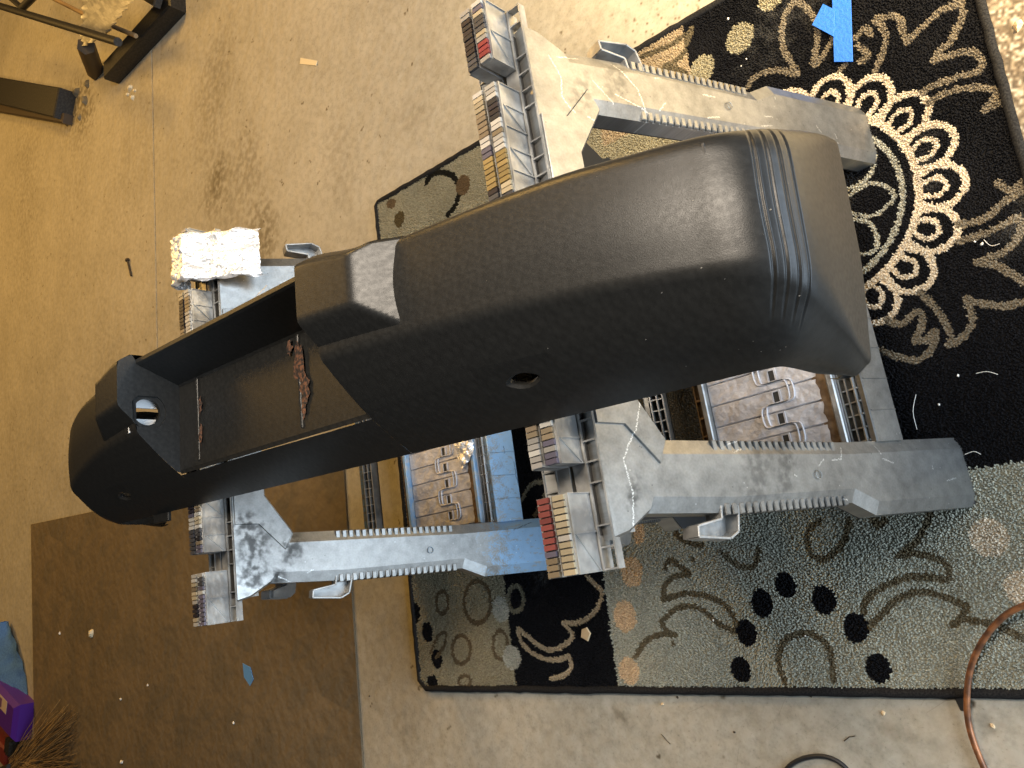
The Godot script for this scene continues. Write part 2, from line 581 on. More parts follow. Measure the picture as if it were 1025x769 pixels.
func rug_fill(a0: float, a1: float, b0: float, b1: float, col: Color):
	var x0 := int(a0 * RPX); var x1 := int(a1 * RPX)
	var y0 := int(b0 * RPX); var y1 := int(b1 * RPX)
	rug_im.fill_rect(Rect2i(x0, y0, x1 - x0, y1 - y0), col)
	# ragged edges: tufts of one colour reach into the next
	for y in range(y0, y1):
		var e := rng.randi_range(-2, 3)
		if e > 0 and x1 + e < rug_im.get_width(): rug_im.fill_rect(Rect2i(x1, y, e, 1), col)
	for x in range(x0, x1):
		var e := rng.randi_range(-2, 3)
		if e > 0 and y0 - e > 0: rug_im.fill_rect(Rect2i(x, y0 - e, 1, e), col)

func rug_pattern():
	var black := lin(0.0105, 0.0105, 0.012)
	var grey := lin(0.35, 0.35, 0.285)
	var olive := lin(0.26, 0.23, 0.15)
	var khaki := lin(0.30, 0.27, 0.18)
	var tan := lin(0.37, 0.29, 0.185)
	var cream := lin(0.60, 0.52, 0.40)
	var peach := lin(0.58, 0.43, 0.27)
	var brown := lin(0.13, 0.105, 0.066)
	var brown2 := lin(0.120, 0.090, 0.052)
	var taupe := lin(0.175, 0.148, 0.108)
	var stone := lin(0.36, 0.35, 0.29)
	rug_im = Image.create(int(RUG_W * RPX), int(RUG_L * RPX), false, Image.FORMAT_RGB8)
	rug_im.fill(khaki)
	rug_fill(0.0, 0.75, 0.0, 0.34, olive)
	rug_fill(0.0, 0.75, 0.34, 0.632, black)
	rug_fill(0.343, 0.75, 0.632, 1.04, lin(0.075, 0.062, 0.042))
	rug_fill(0.343, RUG_W, 1.04, RUG_L, black)
	rug_fill(0.0, 0.343, 0.632, RUG_L, grey)
	rug_fill(1.18, RUG_W, 0.80, 1.04, tan)
	# medallion
	var c := Vector2(0.853, 1.231)
	var ring := []
	for i in 49: ring.append(c + Vector2.from_angle(TAU * i / 48.0) * 0.177)
	rug_line(ring, 0.0135, cream)
	ring = []
	for i in 49: ring.append(c + Vector2.from_angle(TAU * i / 48.0) * 0.151)
	rug_line(ring, 0.011, stone)
	for i in 18:
		var a := deg_to_rad(18.8 + 20.4 * i) if i < 9 else deg_to_rad(18.8 + 20.4 * 8 + 19.5 * (i - 8))
		var d := Vector2.from_angle(a)
		var t := Vector2(-d.y, d.x)
		rug_line([c + d * 0.178 - t * 0.027, c + d * 0.212 - t * 0.037, c + d * 0.240 - t * 0.023, c + d * 0.249, c + d * 0.240 + t * 0.023, c + d * 0.212 + t * 0.037, c + d * 0.178 + t * 0.027], 0.0125, cream)
		rug_line([c + d * 0.182 - t * 0.010, c + d * 0.205 - t * 0.016, c + d * 0.221, c + d * 0.205 + t * 0.016, c + d * 0.182 + t * 0.010], 0.0095, cream)
		if i % 2 == 0:
			rug_line([c + d * 0.05 - t * 0.01, c + d * 0.10 - t * 0.030, c + d * 0.138, c + d * 0.10 + t * 0.030, c + d * 0.05 + t * 0.01], 0.008, stone)
	# scrolls round it
	var w := 0.0125
	px_line(640, 0, 4.66, [725, 0, 680, 60, 662, 130, 668, 220, 705, 290, 730, 345, 660, 325, 590, 330, 530, 360, 505, 400], w, taupe)
	px_line(640, 0, 4.66, [725, 0, 780, 40, 825, 110, 825, 200, 812, 295, 850, 265, 890, 200, 915, 160], w, taupe)
	px_line(640, 0, 4.66, [965, 290, 930, 330], w * 0.8, taupe)
	px_line(800, 0, 4.27, [325, 300, 345, 250, 370, 170, 350, 110, 325, 85, 360, 75, 400, 65, 430, 85, 440, 130, 460, 180], w, taupe)
	px_line(800, 0, 4.27, [460, 180, 520, 120, 600, 50, 690, 10], w, taupe)
	px_line(800, 0, 4.27, [690, 10, 700, 60, 670, 130, 640, 185, 600, 215, 570, 265], w, taupe)
	px_line(800, 0, 4.27, [570, 265, 640, 235, 720, 220, 770, 240, 770, 295, 700, 320, 620, 345, 560, 370, 520, 395], w, taupe)
	px_line(800, 0, 4.27, [550, 440, 600, 405, 680, 380, 760, 370, 840, 385, 820, 430, 790, 468], w, taupe)
	px_line(800, 0, 4.27, [790, 468, 840, 440, 885, 435], w, taupe)
	px_line(800, 0, 4.27, [240, 160, 280, 120, 305, 150], w, taupe)
	px_line(800, 0, 4.27, [245, 190, 292, 235, 250, 265], w, taupe)
	px_line(850, 250, 3.497, [245, 150, 300, 205, 335, 255, 355, 310, 345, 332], w, taupe)
	px_line(850, 250, 3.497, [345, 332, 400, 300, 430, 240, 405, 170], w, taupe)
	px_line(850, 250, 3.497, [405, 170, 470, 190, 550, 195, 640, 172], w, taupe)
	px_line(850, 250, 3.497, [130, 245, 180, 260, 240, 215, 255, 260, 225, 320], w, taupe)
	px_line(850, 250, 3.497, [225, 320, 265, 315, 298, 285, 290, 340, 240, 385, 170, 375, 105, 350], w, taupe)
	px_line(860, 160, 2.564, [250, 165, 310, 155, 370, 110, 440, 65], w, taupe)
	px_line(860, 160, 2.564, [250, 210, 330, 185, 405, 150, 410, 190, 370, 235, 300, 262], w, taupe)
	px_line(860, 160, 2.564, [300, 262, 360, 275, 440, 325], w, taupe)
	px_line(860, 160, 2.564, [355, 60, 390, 75, 440, 35], w, taupe)
	px_disc(640, 0, 4.66, 465, 178, 62, 72, khaki)
	px_disc(640, 0, 4.66, 290, 328, 54, 70, khaki)
	px_disc(640, 0, 4.66, 605, -5, 55, 52, khaki)
	px_line(640, 0, 4.66, [0, 265, 90, 235, 150, 210, 205, 170], w, brown)
	px_line(640, 0, 4.66, [110, 315, 170, 285, 215, 240], w, brown)
	px_line(640, 0, 4.66, [110, 315, 170, 325, 225, 350], w, brown)
	px_disc(640, 0, 4.66, 228, 172, 16, 55, brown)
	# khaki block beyond the bumper
	px_line(360, 130, 5.914, [385, 312, 420, 265, 480, 250, 540, 268, 575, 315, 580, 375, 555, 450, 510, 505], 0.017, lin(0.018, 0.016, 0.012))
	px_disc(360, 130, 5.914, 605, 325, 41, 62, lin(0.13, 0.085, 0.045))
	px_disc(360, 130, 5.914, 182, 440, 26, 30, lin(0.13, 0.085, 0.045))
	px_disc(360, 130, 5.914, 230, 532, 29, 48, lin(0.11, 0.08, 0.035))
	# olive block
	px_disc(400, 570, 3.942, 62, 172, 16, 40, black)
	px_disc(400, 570, 3.942, 108, 250, 22, 40, black)
	px_disc(400, 570, 3.942, 145, 355, 22, 37, black)
	px_disc(400, 570, 3.942, 126, 442, 22, 24, black)
	px_ring(400, 570, 3.942, 166, 132, 24, 44, 0.010, brown2)
	px_ring(400, 570, 3.942, 305, 130, 52, 82, 0.011, brown2)
	px_ring(400, 570, 3.942, 242, 315, 36, 55, 0.010, brown2)
	px_ring(400, 570, 3.942, 395, 300, 28, 56, 0.009, brown2)
	px_line(400, 570, 3.942, [120, 330, 150, 265, 180, 250, 175, 300, 140, 350], 0.009, brown2)
	px_ring(400, 570, 3.942, 255, 440, 24, 22, 0.008, brown2)
	px_disc(400, 570, 3.942, 395, 160, 34, 50, stone)
	px_disc(400, 570, 3.942, 440, 350, 36, 50, stone)
	# black stripe
	px_ring(400, 570, 3.942, 455, 118, 30, 50, 0.011, lin(0.16, 0.145, 0.10))
	px_line(400, 570, 3.942, [735, 30, 770, 65, 795, 95, 780, 150, 740, 195, 690, 215, 640, 213], 0.0115, tan)
	px_line(400, 570, 3.942, [640, 213, 665, 240, 680, 265, 650, 300, 600, 320, 550, 305, 500, 265, 465, 235], 0.0115, tan)
	px_line(400, 570, 3.942, [465, 235, 470, 275, 510, 325, 570, 355, 620, 360, 665, 345], 0.0115, tan)
	px_line(400, 570, 3.942, [665, 345, 675, 380, 650, 420, 590, 435], 0.0115, tan)
	px_line(340, 400, 3.417, [610, 360, 650, 292, 703, 284, 700, 320, 660, 400], 0.0115, lin(0.20, 0.175, 0.12))
	# grey block
	for d in [[125, 255, 45, 62], [100, 437, 45, 65], [118, 655, 42, 56], [155, 95, 24, 46]]: px_disc(600, 510, 4.045, d[0], d[1], d[2], d[3], peach)
	for d in [[652, 383, 42, 58], [748, 312, 43, 52], [590, 503, 42, 55], [567, 650, 40, 54]]: px_disc(600, 510, 4.045, d[0], d[1], d[2], d[3], black)
	for d in [[15, 390, 48, 55], [138, 497, 50, 57], [223, 655, 50, 57]]: px_disc(820, 500, 3.844, d[0], d[1], d[2], d[3], black)
	px_disc(820, 500, 3.844, 648, 150, 80, 74, cream)
	px_disc(820, 500, 3.844, 778, 345, 76, 72, cream)
	var g := 0.0115
	px_line(600, 510, 4.045, [300, 95, 350, 135, 410, 145], g, brown)
	px_line(600, 510, 4.045, [262, 240, 282, 205, 330, 240, 365, 265], g, brown)
	px_line(600, 510, 4.045, [365, 265, 300, 275, 260, 310, 255, 372], g, brown)
	px_line(600, 510, 4.045, [255, 372, 330, 345, 420, 350, 490, 380, 530, 420, 552, 470], g, brown)
	px_line(600, 510, 4.045, [245, 460, 300, 410, 360, 395, 420, 415, 470, 460, 545, 495], g, brown)
	px_line(600, 510, 4.045, [245, 460, 268, 495, 300, 512], g, brown)
	px_line(600, 510, 4.045, [300, 512, 240, 510, 180, 540, 140, 605], g, brown)
	px_line(600, 510, 4.045, [485, 170, 540, 220, 590, 240, 630, 220, 642, 150], g, brown)
	px_line(600, 510, 4.045, [750, 705, 722, 620, 742, 540, 810, 505, 885, 522, 935, 590, 945, 700], g, brown)
	px_line(600, 510, 4.045, [885, 50, 842, 90, 845, 160, 880, 200, 930, 190, 990, 120, 1010, 30], g, brown)
	px_disc(600, 510, 4.045, 372, 205, 9, 12, brown)
	px_disc(600, 510, 4.045, 294, 548, 9, 12, brown)
	px_line(820, 500, 3.844, [425, 50, 400, 120, 350, 180, 303, 217], g, brown)
	px_line(820, 500, 3.844, [303, 217, 370, 210, 440, 225, 490, 260, 497, 312], g, brown)
	px_line(820, 500, 3.844, [497, 312, 420, 300, 340, 300, 250, 330, 180, 385, 165, 440], g, brown)
	px_line(820, 500, 3.844, [190, 490, 240, 440, 300, 380, 380, 355, 460, 370, 520, 395, 562, 412], g, brown)
	px_line(820, 500, 3.844, [562, 412, 545, 460, 505, 490], g, brown)
	px_line(820, 500, 3.844, [545, 460, 620, 475, 690, 490, 800, 555], g, brown)
	px_line(820, 500, 3.844, [205, 70, 222, 108, 250, 75], g, brown)
	# wear: paler and dirtier patches with a grain
	var gr := noise(0.03, 121, 5)
	for k in 26:
		grime(rug_im, rng.randf() * RUG_W * RPX, rng.randf() * RUG_L * RPX, rng.randf_range(30, 120), rng.randf_range(30, 90), rng.randf() * TAU, lin(0.13, 0.115, 0.08) if k % 3 else lin(0.07, 0.055, 0.03), 0.22, gr)

func rug_height(a: float, b: float) -> float:
	return 0.009 + 0.0012 * sin(a * 9.0 + b * 3.0) + 0.001 * sin(b * 13.0 - a * 4.0)

func make_rug():
	rug_pattern()
	var root := base("area_rug", RUG, RUG_YAW)
	tag(root, "patchwork floral area rug with black, grey and khaki blocks and a cream medallion", "rug")
	var im := rug_im.duplicate()
	im.generate_mipmaps()
	var m := mat(Color(1, 1, 1), 0.95, 0.0, 0.1)
	m.albedo_texture = ImageTexture.create_from_image(im)
	m.normal_enabled = true
	m.normal_texture = bump_image(1024, 0.2, 122, 5.0, 3)
	m.normal_scale = 0.9
	var st := mb()
	var g := []
	var na := 34
	var nb := 38
	for i in nb + 1:
		var row := []
		for j in na + 1:
			var a := RUG_W * j / na
			var b := RUG_L * i / nb
			row.append(Vector3(a, rug_height(a, b) - 0.002, b))
		g.append(row)
	grid(st, g, func(i: int, j: int) -> Vector2: return Vector2(float(j) / na, float(i) / nb), false)
	# skirt to the floor
	build(st, "backing", m, root)
	# pile: short tufts in the colours of the pattern
	var cone := mb()
	var hh := 0.0062
	var tip := Vector3(0.0006, hh, 0.0004)
	var ringp := []
	for k in 4: ringp.append(Vector3(cos(TAU * k / 4.0), 0, sin(TAU * k / 4.0)) * 0.0021)
	var ringt := []
	for k in 4: ringt.append(Vector3(cos(TAU * k / 4.0) * 0.0015, hh * 0.7, sin(TAU * k / 4.0) * 0.0015))
	for k in 4:
		quad(cone, ringp[k], ringp[(k + 1) % 4], ringt[(k + 1) % 4], ringt[k])
		tri(cone, ringt[k], ringt[(k + 1) % 4], tip)
	var step := 0.0034
	var nx := int(RUG_W / step)
	var ny := int(RUG_L / step)
	var mm := MultiMesh.new()
	mm.transform_format = MultiMesh.TRANSFORM_3D
	mm.use_colors = true
	mm.mesh = cone.commit()
	mm.instance_count = nx * ny
	var lean := noise(0.6, 123, 3)
	var tone := noise(4.0, 124, 4)
	var k2 := 0
	for i in ny:
		for j in nx:
			var a := (j + 0.5 + rng.randf_range(-0.45, 0.45)) * step
			var b := (i + 0.5 + rng.randf_range(-0.45, 0.45)) * step
			var px := rug_im.get_pixel(clampi(int(a * RPX), 0, rug_im.get_width() - 1), clampi(int(b * RPX), 0, rug_im.get_height() - 1)).srgb_to_linear()
			var f := rng.randf_range(0.82, 1.18) * (1.0 + 0.22 * tone.get_noise_2d(a, b))
			var la := lean.get_noise_2d(a * 6.0, b * 6.0) * 0.9
			var bs := Basis(Vector3(0, 0, 1), la + rng.randf_range(-0.35, 0.35)) * Basis(Vector3(1, 0, 0), rng.randf_range(-0.45, 0.45)) * Basis(Vector3.UP, rng.randf() * 1.5)
			var sc := rng.randf_range(0.75, 1.15)
			mm.set_instance_transform(k2, Transform3D(bs.scaled(Vector3(1, sc, 1)), Vector3(a, rug_height(a, b) - 0.003, b)))
			mm.set_instance_color(k2, Color(px.r * f, px.g * f, px.b * f))
			k2 += 1
	var pm := mat(Color(1, 1, 1), 0.95, 0.0, 0.1)
	pm.vertex_color_use_as_albedo = true
	var mi := MultiMeshInstance3D.new()
	mi.name = "pile"
	mi.multimesh = mm
	mi.material_override = pm
	mi.set_meta("kind", "stuff")
	root.add_child(mi)
	# bound edge
	var e := mb()
	var corners := [Vector2(0.02, 0), Vector2(RUG_W - 0.01, 0), Vector2(RUG_W, 0.01), Vector2(RUG_W, RUG_L - 0.01), Vector2(RUG_W - 0.01, RUG_L), Vector2(0.01, RUG_L), Vector2(0, RUG_L - 0.01), Vector2(0, 0.025)]
	var path := []
	for i in corners.size():
		var p: Vector2 = corners[i]
		var q: Vector2 = corners[(i + 1) % corners.size()]
		var n := maxi(1, int(p.distance_to(q) / 0.02))
		for k in n:
			var s := p.lerp(q, float(k) / n)
			path.append(Vector3(s.x + rng.randf_range(-0.0012, 0.0012), rug_height(s.x, s.y) - 0.002 + rng.randf_range(-0.001, 0.001), s.y + rng.randf_range(-0.0012, 0.0012)))
	tube(e, path, 0.0085, 7, true)
	var em := mat(Color(1, 1, 1), 0.9, 0.0, 0.2)
	em.albedo_texture = two_tone(128, 0.2, 126, Color(0.008, 0.008, 0.009), Color(0.03, 0.029, 0.028), 3, 2.0)
	triplanar(em, 10.0)
	build(e, "bound_edge", em, root)

# ---------------------------------------------------------------- sawhorses
const RL := 0.3725
var H_TOP := 0.7606
var h_spread := 0.258
var h_len := 0.7947

# a along the rail, w down the leaf, n out of the leaf's face; s is +1 for the near leaf and -1 for the far one
func lf(s: float, a: float, w: float, n: float) -> Vector3:
	var full := sqrt(pow(h_spread - 0.03, 2) + H_TOP * H_TOP)
	var k := full / 0.7947
	var sn := (h_spread - 0.03) / full
	var cs := H_TOP / full
	return Vector3(a + (0.06 * w if s < 0.0 else 0.0), H_TOP - w * k * cs + n * sn, s * (0.03 + w * k * sn + n * cs))

func leaf_texture(seed_: int, which: String) -> ImageTexture:
	var w := 640
	var im := Image.create(w, w, true, Image.FORMAT_RGB8)
	var n1 := noise(0.008, seed_, 4)
	var n2 := noise(0.05, seed_ + 1, 5)
	var n3 := noise(0.3, seed_ + 2, 2)
	for y in w:
		for x in w:
			var t := 0.5 + 0.4 * n1.get_noise_2d(x, y) + 0.3 * n2.get_noise_2d(x, y) + 0.16 * n3.get_noise_2d(x, y)
			im.set_pixel(x, y, Color(0.17, 0.168, 0.16).lerp(Color(0.40, 0.395, 0.375), clampf(t, 0, 1)).linear_to_srgb())
	var gr := noise(0.035, seed_ + 3, 5)
	var fg := noise(0.12, seed_ + 4, 5)
	var p := func(a: float, d: float) -> Vector2: return Vector2((a + 0.4) / 0.8, d / 0.82) * w
	var dark := Color(0.035, 0.034, 0.032)
	if which == "dusky":
		for q in [[-0.245, 0.085, 44, 30], [-0.26, 0.15, 30, 22], [-0.30, 0.08, 34, 30], [-0.21, 0.07, 30, 22], [-0.31, 0.12, 26, 16]]:
			var c: Vector2 = p.call(q[0], q[1])
			grime(im, c.x, c.y, q[2], q[3], 0.3, dark, 0.85, fg, 0.6)
		# blue spray paint on the lower ends, speckled at its edge, chipped and scratched
		for y in range(int(0.46 / 0.82 * w), w):
			for x in w:
				var f := smoothstep(0.545, 0.60, y * 0.82 / w + 0.06 * n2.get_noise_2d(x, y) + 0.055 * n3.get_noise_2d(x, y))
				if n2.get_noise_2d(x * 2.0 + 300.0, y * 0.7) > 0.38: f *= 0.35
				if f > 0.0: im.set_pixel(x, y, im.get_pixel(x, y).lerp(lin(0.22, 0.38, 0.58), f * 0.85))
		for k in 26:
			var a := rng.randf_range(-0.36, 0.36)
			var d := rng.randf_range(0.58, 0.78)
			var c: Vector2 = p.call(a, d)
			var dir := Vector2(rng.randf_range(-0.35, 0.35), 1.0) if absf(a) > 0.24 else Vector2(1.0, rng.randf_range(-0.2, 0.2))
			for i in rng.randi_range(10, 50):
				c += dir.normalized() + Vector2(rng.randf_range(-0.4, 0.4), rng.randf_range(-0.4, 0.4))
				if c.x > 1 and c.y > 1 and c.x < w - 1 and c.y < w - 1: im.set_pixel(int(c.x), int(c.y), lin(0.06, 0.10, 0.15))
	else:
		for q in [[-0.29, 0.09, 26, 10, 0.6], [-0.27, 0.36, 60, 20, 0.35], [0.1, 0.2, 40, 30, 0.2], [0.29, 0.2, 50, 24, 0.35], [0.25, 0.13, 40, 20, 0.3], [-0.28, 0.3, 80, 26, 0.3]]:
			var c: Vector2 = p.call(q[0], q[1])
			grime(im, c.x, c.y, q[2], q[3], 0.4, dark, q[4], fg, 0.7)
	# scratches and cracks in the paint
	var scr := []
	if which == "bright":
		scr = [[[0.30, 0.085], [0.27, 0.10], [0.24, 0.095], [0.215, 0.11]], [[0.315, 0.20], [0.28, 0.235], [0.235, 0.245], [0.205, 0.26]], [[0.262, 0.19], [0.245, 0.25]],
			[[0.275, 0.155], [0.245, 0.185]], [[0.252, 0.27], [0.268, 0.285]], [[-0.17, 0.13], [-0.215, 0.11], [-0.25, 0.085], [-0.29, 0.09], [-0.335, 0.08]], [[0.214, 0.13], [0.2, 0.165]], [[0.30, 0.10], [0.31, 0.14]]]
		for k in 26: 
			var a := rng.randf_range(0.21, 0.34) * (1 if k % 2 else -1)
			var d := rng.randf_range(0.08, 0.75)
			scr.append([[a, d], [a + rng.randf_range(-0.02, 0.02), d + rng.randf_range(-0.03, 0.03)]])
	else:
		for k in 14:
			var a := rng.randf_range(-0.34, 0.34)
			var d := rng.randf_range(0.05, 0.75)
			scr.append([[a, d], [a + rng.randf_range(-0.02, 0.02), d + rng.randf_range(-0.03, 0.03)]])
	for q in scr:
		for k in q.size() - 1:
			var a: Vector2 = p.call(q[k][0], q[k][1])
			var b: Vector2 = p.call(q[k + 1][0], q[k + 1][1])
			var n := int(a.distance_to(b)) + 1
			for i in n:
				var c := a.lerp(b, float(i) / n) + Vector2(rng.randf_range(-0.5, 0.5), rng.randf_range(-0.5, 0.5))
				if c.x > 0 and c.y > 0 and c.x < w - 1 and c.y < w - 1: im.set_pixel(int(c.x), int(c.y), lin(0.8, 0.8, 0.78))
	for k in 260:
		im.set_pixel(rng.randi_range(0, w - 1), rng.randi_range(0, w - 1), lin(0.75, 0.75, 0.72) if k % 2 else lin(0.08, 0.08, 0.08))
	im.generate_mipmaps()
	return ImageTexture.create_from_image(im)

func rib_color(k: int) -> Color:
	var pal := [Color(0.02, 0.018, 0.022), Color(0.05, 0.05, 0.055), Color(0.30, 0.28, 0.25), Color(0.40, 0.38, 0.34), Color(0.20, 0.155, 0.10), Color(0.10, 0.09, 0.12), Color(0.36, 0.30, 0.2)]
	return pal[k % pal.size()]

func make_sawhorse(where: Vector3, turn: float, which: String) -> Node3D:
	var root := base("sawhorse", where, turn)
	var lm := mat(Color(1, 1, 1), 0.34, 0.8)
	lm.albedo_texture = leaf_texture(131 if which == "dusky" else 141, which)
	lm.normal_enabled = true
	lm.normal_texture = bump_image(512, 0.1, 142, 2.5)
	lm.normal_scale = 0.03
	var uvf := func(p: Vector2) -> Vector2: return Vector2((p.x + 0.4) / 0.8, p.y / 0.82)
	for s in [1.0, -1.0]:
		var fm: Callable = func(p: Vector2, h: float) -> Vector3: return lf(s, p.x, p.y, h)
		var nar := 1.0
		# yoke: the panel under the rail
		var st := mb()
		var yoke := PackedVector2Array()
		for p in [[0.34, 0.052], [0.335, 0.075], [0.315, 0.11], [0.228, 0.157], [0.155, 0.11]]: yoke.append(Vector2(p[0] * nar, p[1]))
		for p in [[-0.155, 0.11], [-0.228, 0.157], [-0.315, 0.11], [-0.335, 0.075], [-0.34, 0.052]]: yoke.append(Vector2(p[0] * nar, p[1]))
		prism(st, yoke, fm, -0.034, 0.0, 0.003, [2, 6, 9], uvf)
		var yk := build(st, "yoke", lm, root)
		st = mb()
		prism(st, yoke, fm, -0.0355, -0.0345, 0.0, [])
		build(st, "inner_face", M.inner, yk)
		# raised centre panel along the opening
		st = mb()
		var cp := PackedVector2Array()
		for p in [[0.205, 0.054], [0.208, 0.095], [0.258, 0.1395], [0.229, 0.1545], [0.157, 0.1085]]: cp.append(Vector2(p[0], p[1]))
		for p in [[-0.157, 0.1085], [-0.229, 0.1545], [-0.258, 0.1395], [-0.208, 0.095], [-0.205, 0.054]]: cp.append(Vector2(p[0], p[1]))
		prism(st, cp, fm, -0.002, 0.0028, 0.0009, [], uvf)
		build(st, "centre_panel", lm, yk)
		for x in [1.0, -1.0]:
			var poly := PackedVector2Array()
			for p in [[0.315, 0.11], [0.326, 0.25], [0.332, 0.488], [0.354, 0.535], [0.362, 0.794], [0.249, 0.794], [0.245, 0.5], [0.228, 0.157]]: poly.append(Vector2(p[0] * x * nar, p[1]))
			st = mb()
			prism(st, poly, fm, -0.036, 0.0, 0.019, [7, 4], uvf, null, 0.0075)
			var leg := build(st, "leg", lm, root)
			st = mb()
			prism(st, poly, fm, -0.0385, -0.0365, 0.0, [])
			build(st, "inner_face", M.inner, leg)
			# finger ribs along both edges
			st = mb()
			for k in 19:
				var d := 0.235 + k * 0.0128
				for e in 2:
					var a0 := 0.314 + (d - 0.25) * 0.03 if e == 0 else 0.2285 + (d - 0.157) * 0.049
					var a1 := a0 + 0.0145 if e == 0 else a0 + 0.0165
					var rp := PackedVector2Array([Vector2(a0 * x * nar, d), Vector2(a1 * x * nar, d), Vector2(a1 * x * nar, d + 0.0088), Vector2(a0 * x * nar, d + 0.0088)])
					prism(st, rp, fm, -0.02, -0.0022, 0.0012, [], uvf)
			tag(build(st, "grip_ribs", lm, leg), "", "", "", "stuff")
			st = mb()
			var bolt := []
			for k in 10: bolt.append(lf(s, (0.289 + 0.006 * cos(TAU * k / 10.0)) * x * nar, 0.42 + 0.006 * sin(TAU * k / 10.0), 0.002))
			tube(st, bolt, 0.0007, 5, true)
			build(st, "rivet", lm, leg)
			# foot pad
			st = mb()
			var pad := PackedVector2Array([Vector2(0.250 * x * nar, 0.783), Vector2(0.3605 * x * nar, 0.783), Vector2(0.359 * x * nar, 0.8035), Vector2(0.252 * x * nar, 0.8035)])
			prism(st, pad, fm, -0.034, -0.003, 0.002)
			build(st, "foot_pad", M.inner, leg)
			# cord hook on the outer side
			make_hook(root, s, x, nar, lm)
		# cross bar near the floor, hollow above with webs
		st = mb()
		var cb := PackedVector2Array([Vector2(-0.2475 * nar, 0.575), Vector2(0.2475 * nar, 0.575), Vector2(0.2475 * nar, 0.64), Vector2(-0.2475 * nar, 0.64)])
		prism(st, cb, fm, -0.012, -0.002, 0.002, [1, 3], uvf)
		var bar := build(st, "cross_bar", lm, root)
		for k in 9:
			st = mb()
			var a := -0.2 + k * 0.05
			var rp := PackedVector2Array([Vector2(a * nar, 0.578), Vector2((a + 0.0016) * nar, 0.578), Vector2((a + 0.0016) * nar, 0.638), Vector2(a * nar, 0.638)])
			prism(st, rp, fm, -0.004, -0.0005, 0.0004, [], uvf)
			build(st, "moulded_line", lm, bar)
		st = mb()
		for n in [-0.0165, -0.029, -0.040]: box(st, Vector3(-0.245 * nar, 0.57, n - 0.0012), Vector3(0.245 * nar, 0.596, n + 0.0012), func(a, w, n2): return lf(s, a, w, n2))
		for k in 25:
			var a := -0.242 + k * 0.0202
			box(st, Vector3(a * nar - 0.0011, 0.572, -0.041), Vector3(a * nar + 0.0011, 0.596, -0.012), func(a2, w, n2): return lf(s, a2, w, n2))
		build(st, "web", M.silver, bar)
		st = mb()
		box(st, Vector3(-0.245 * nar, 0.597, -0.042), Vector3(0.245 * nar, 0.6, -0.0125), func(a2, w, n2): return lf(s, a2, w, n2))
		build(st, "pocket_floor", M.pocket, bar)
		make_head(root, s, which)
	make_tray(root, which)
	return root

func make_hook(root: Node3D, s: float, x: float, nar: float, lm: Material):
	var f: Callable = func(p: Vector2, h: float) -> Vector3: return lf(s, p.x * x * nar, p.y, h)
	var st := mb()
	# bent arm: out from the leg, then back towards the rail
	prism(st, PackedVector2Array([Vector2(0.30, 0.233), Vector2(0.332, 0.228), Vector2(0.337, 0.186), Vector2(0.350, 0.184), Vector2(0.357, 0.236), Vector2(0.350, 0.252), Vector2(0.30, 0.266)]), f, -0.034, -0.026, 0.001)
	var hook := build(st, "hook", M.silver, root)
	st = mb()
	var rim := [[0.30, 0.266], [0.350, 0.252], [0.357, 0.236], [0.350, 0.184], [0.337, 0.186], [0.332, 0.228], [0.30, 0.233]]
	for k in rim.size() - 1:
		var a := Vector2(rim[k][0], rim[k][1])
		var b := Vector2(rim[k + 1][0], rim[k + 1][1])
		var n := (b - a).orthogonal().normalized() * 0.0016
		prism(st, PackedVector2Array([a + n, b + n, b - n, a - n]), f, -0.026, -0.004, 0.0006)
	build(st, "rim", M.silver, hook)

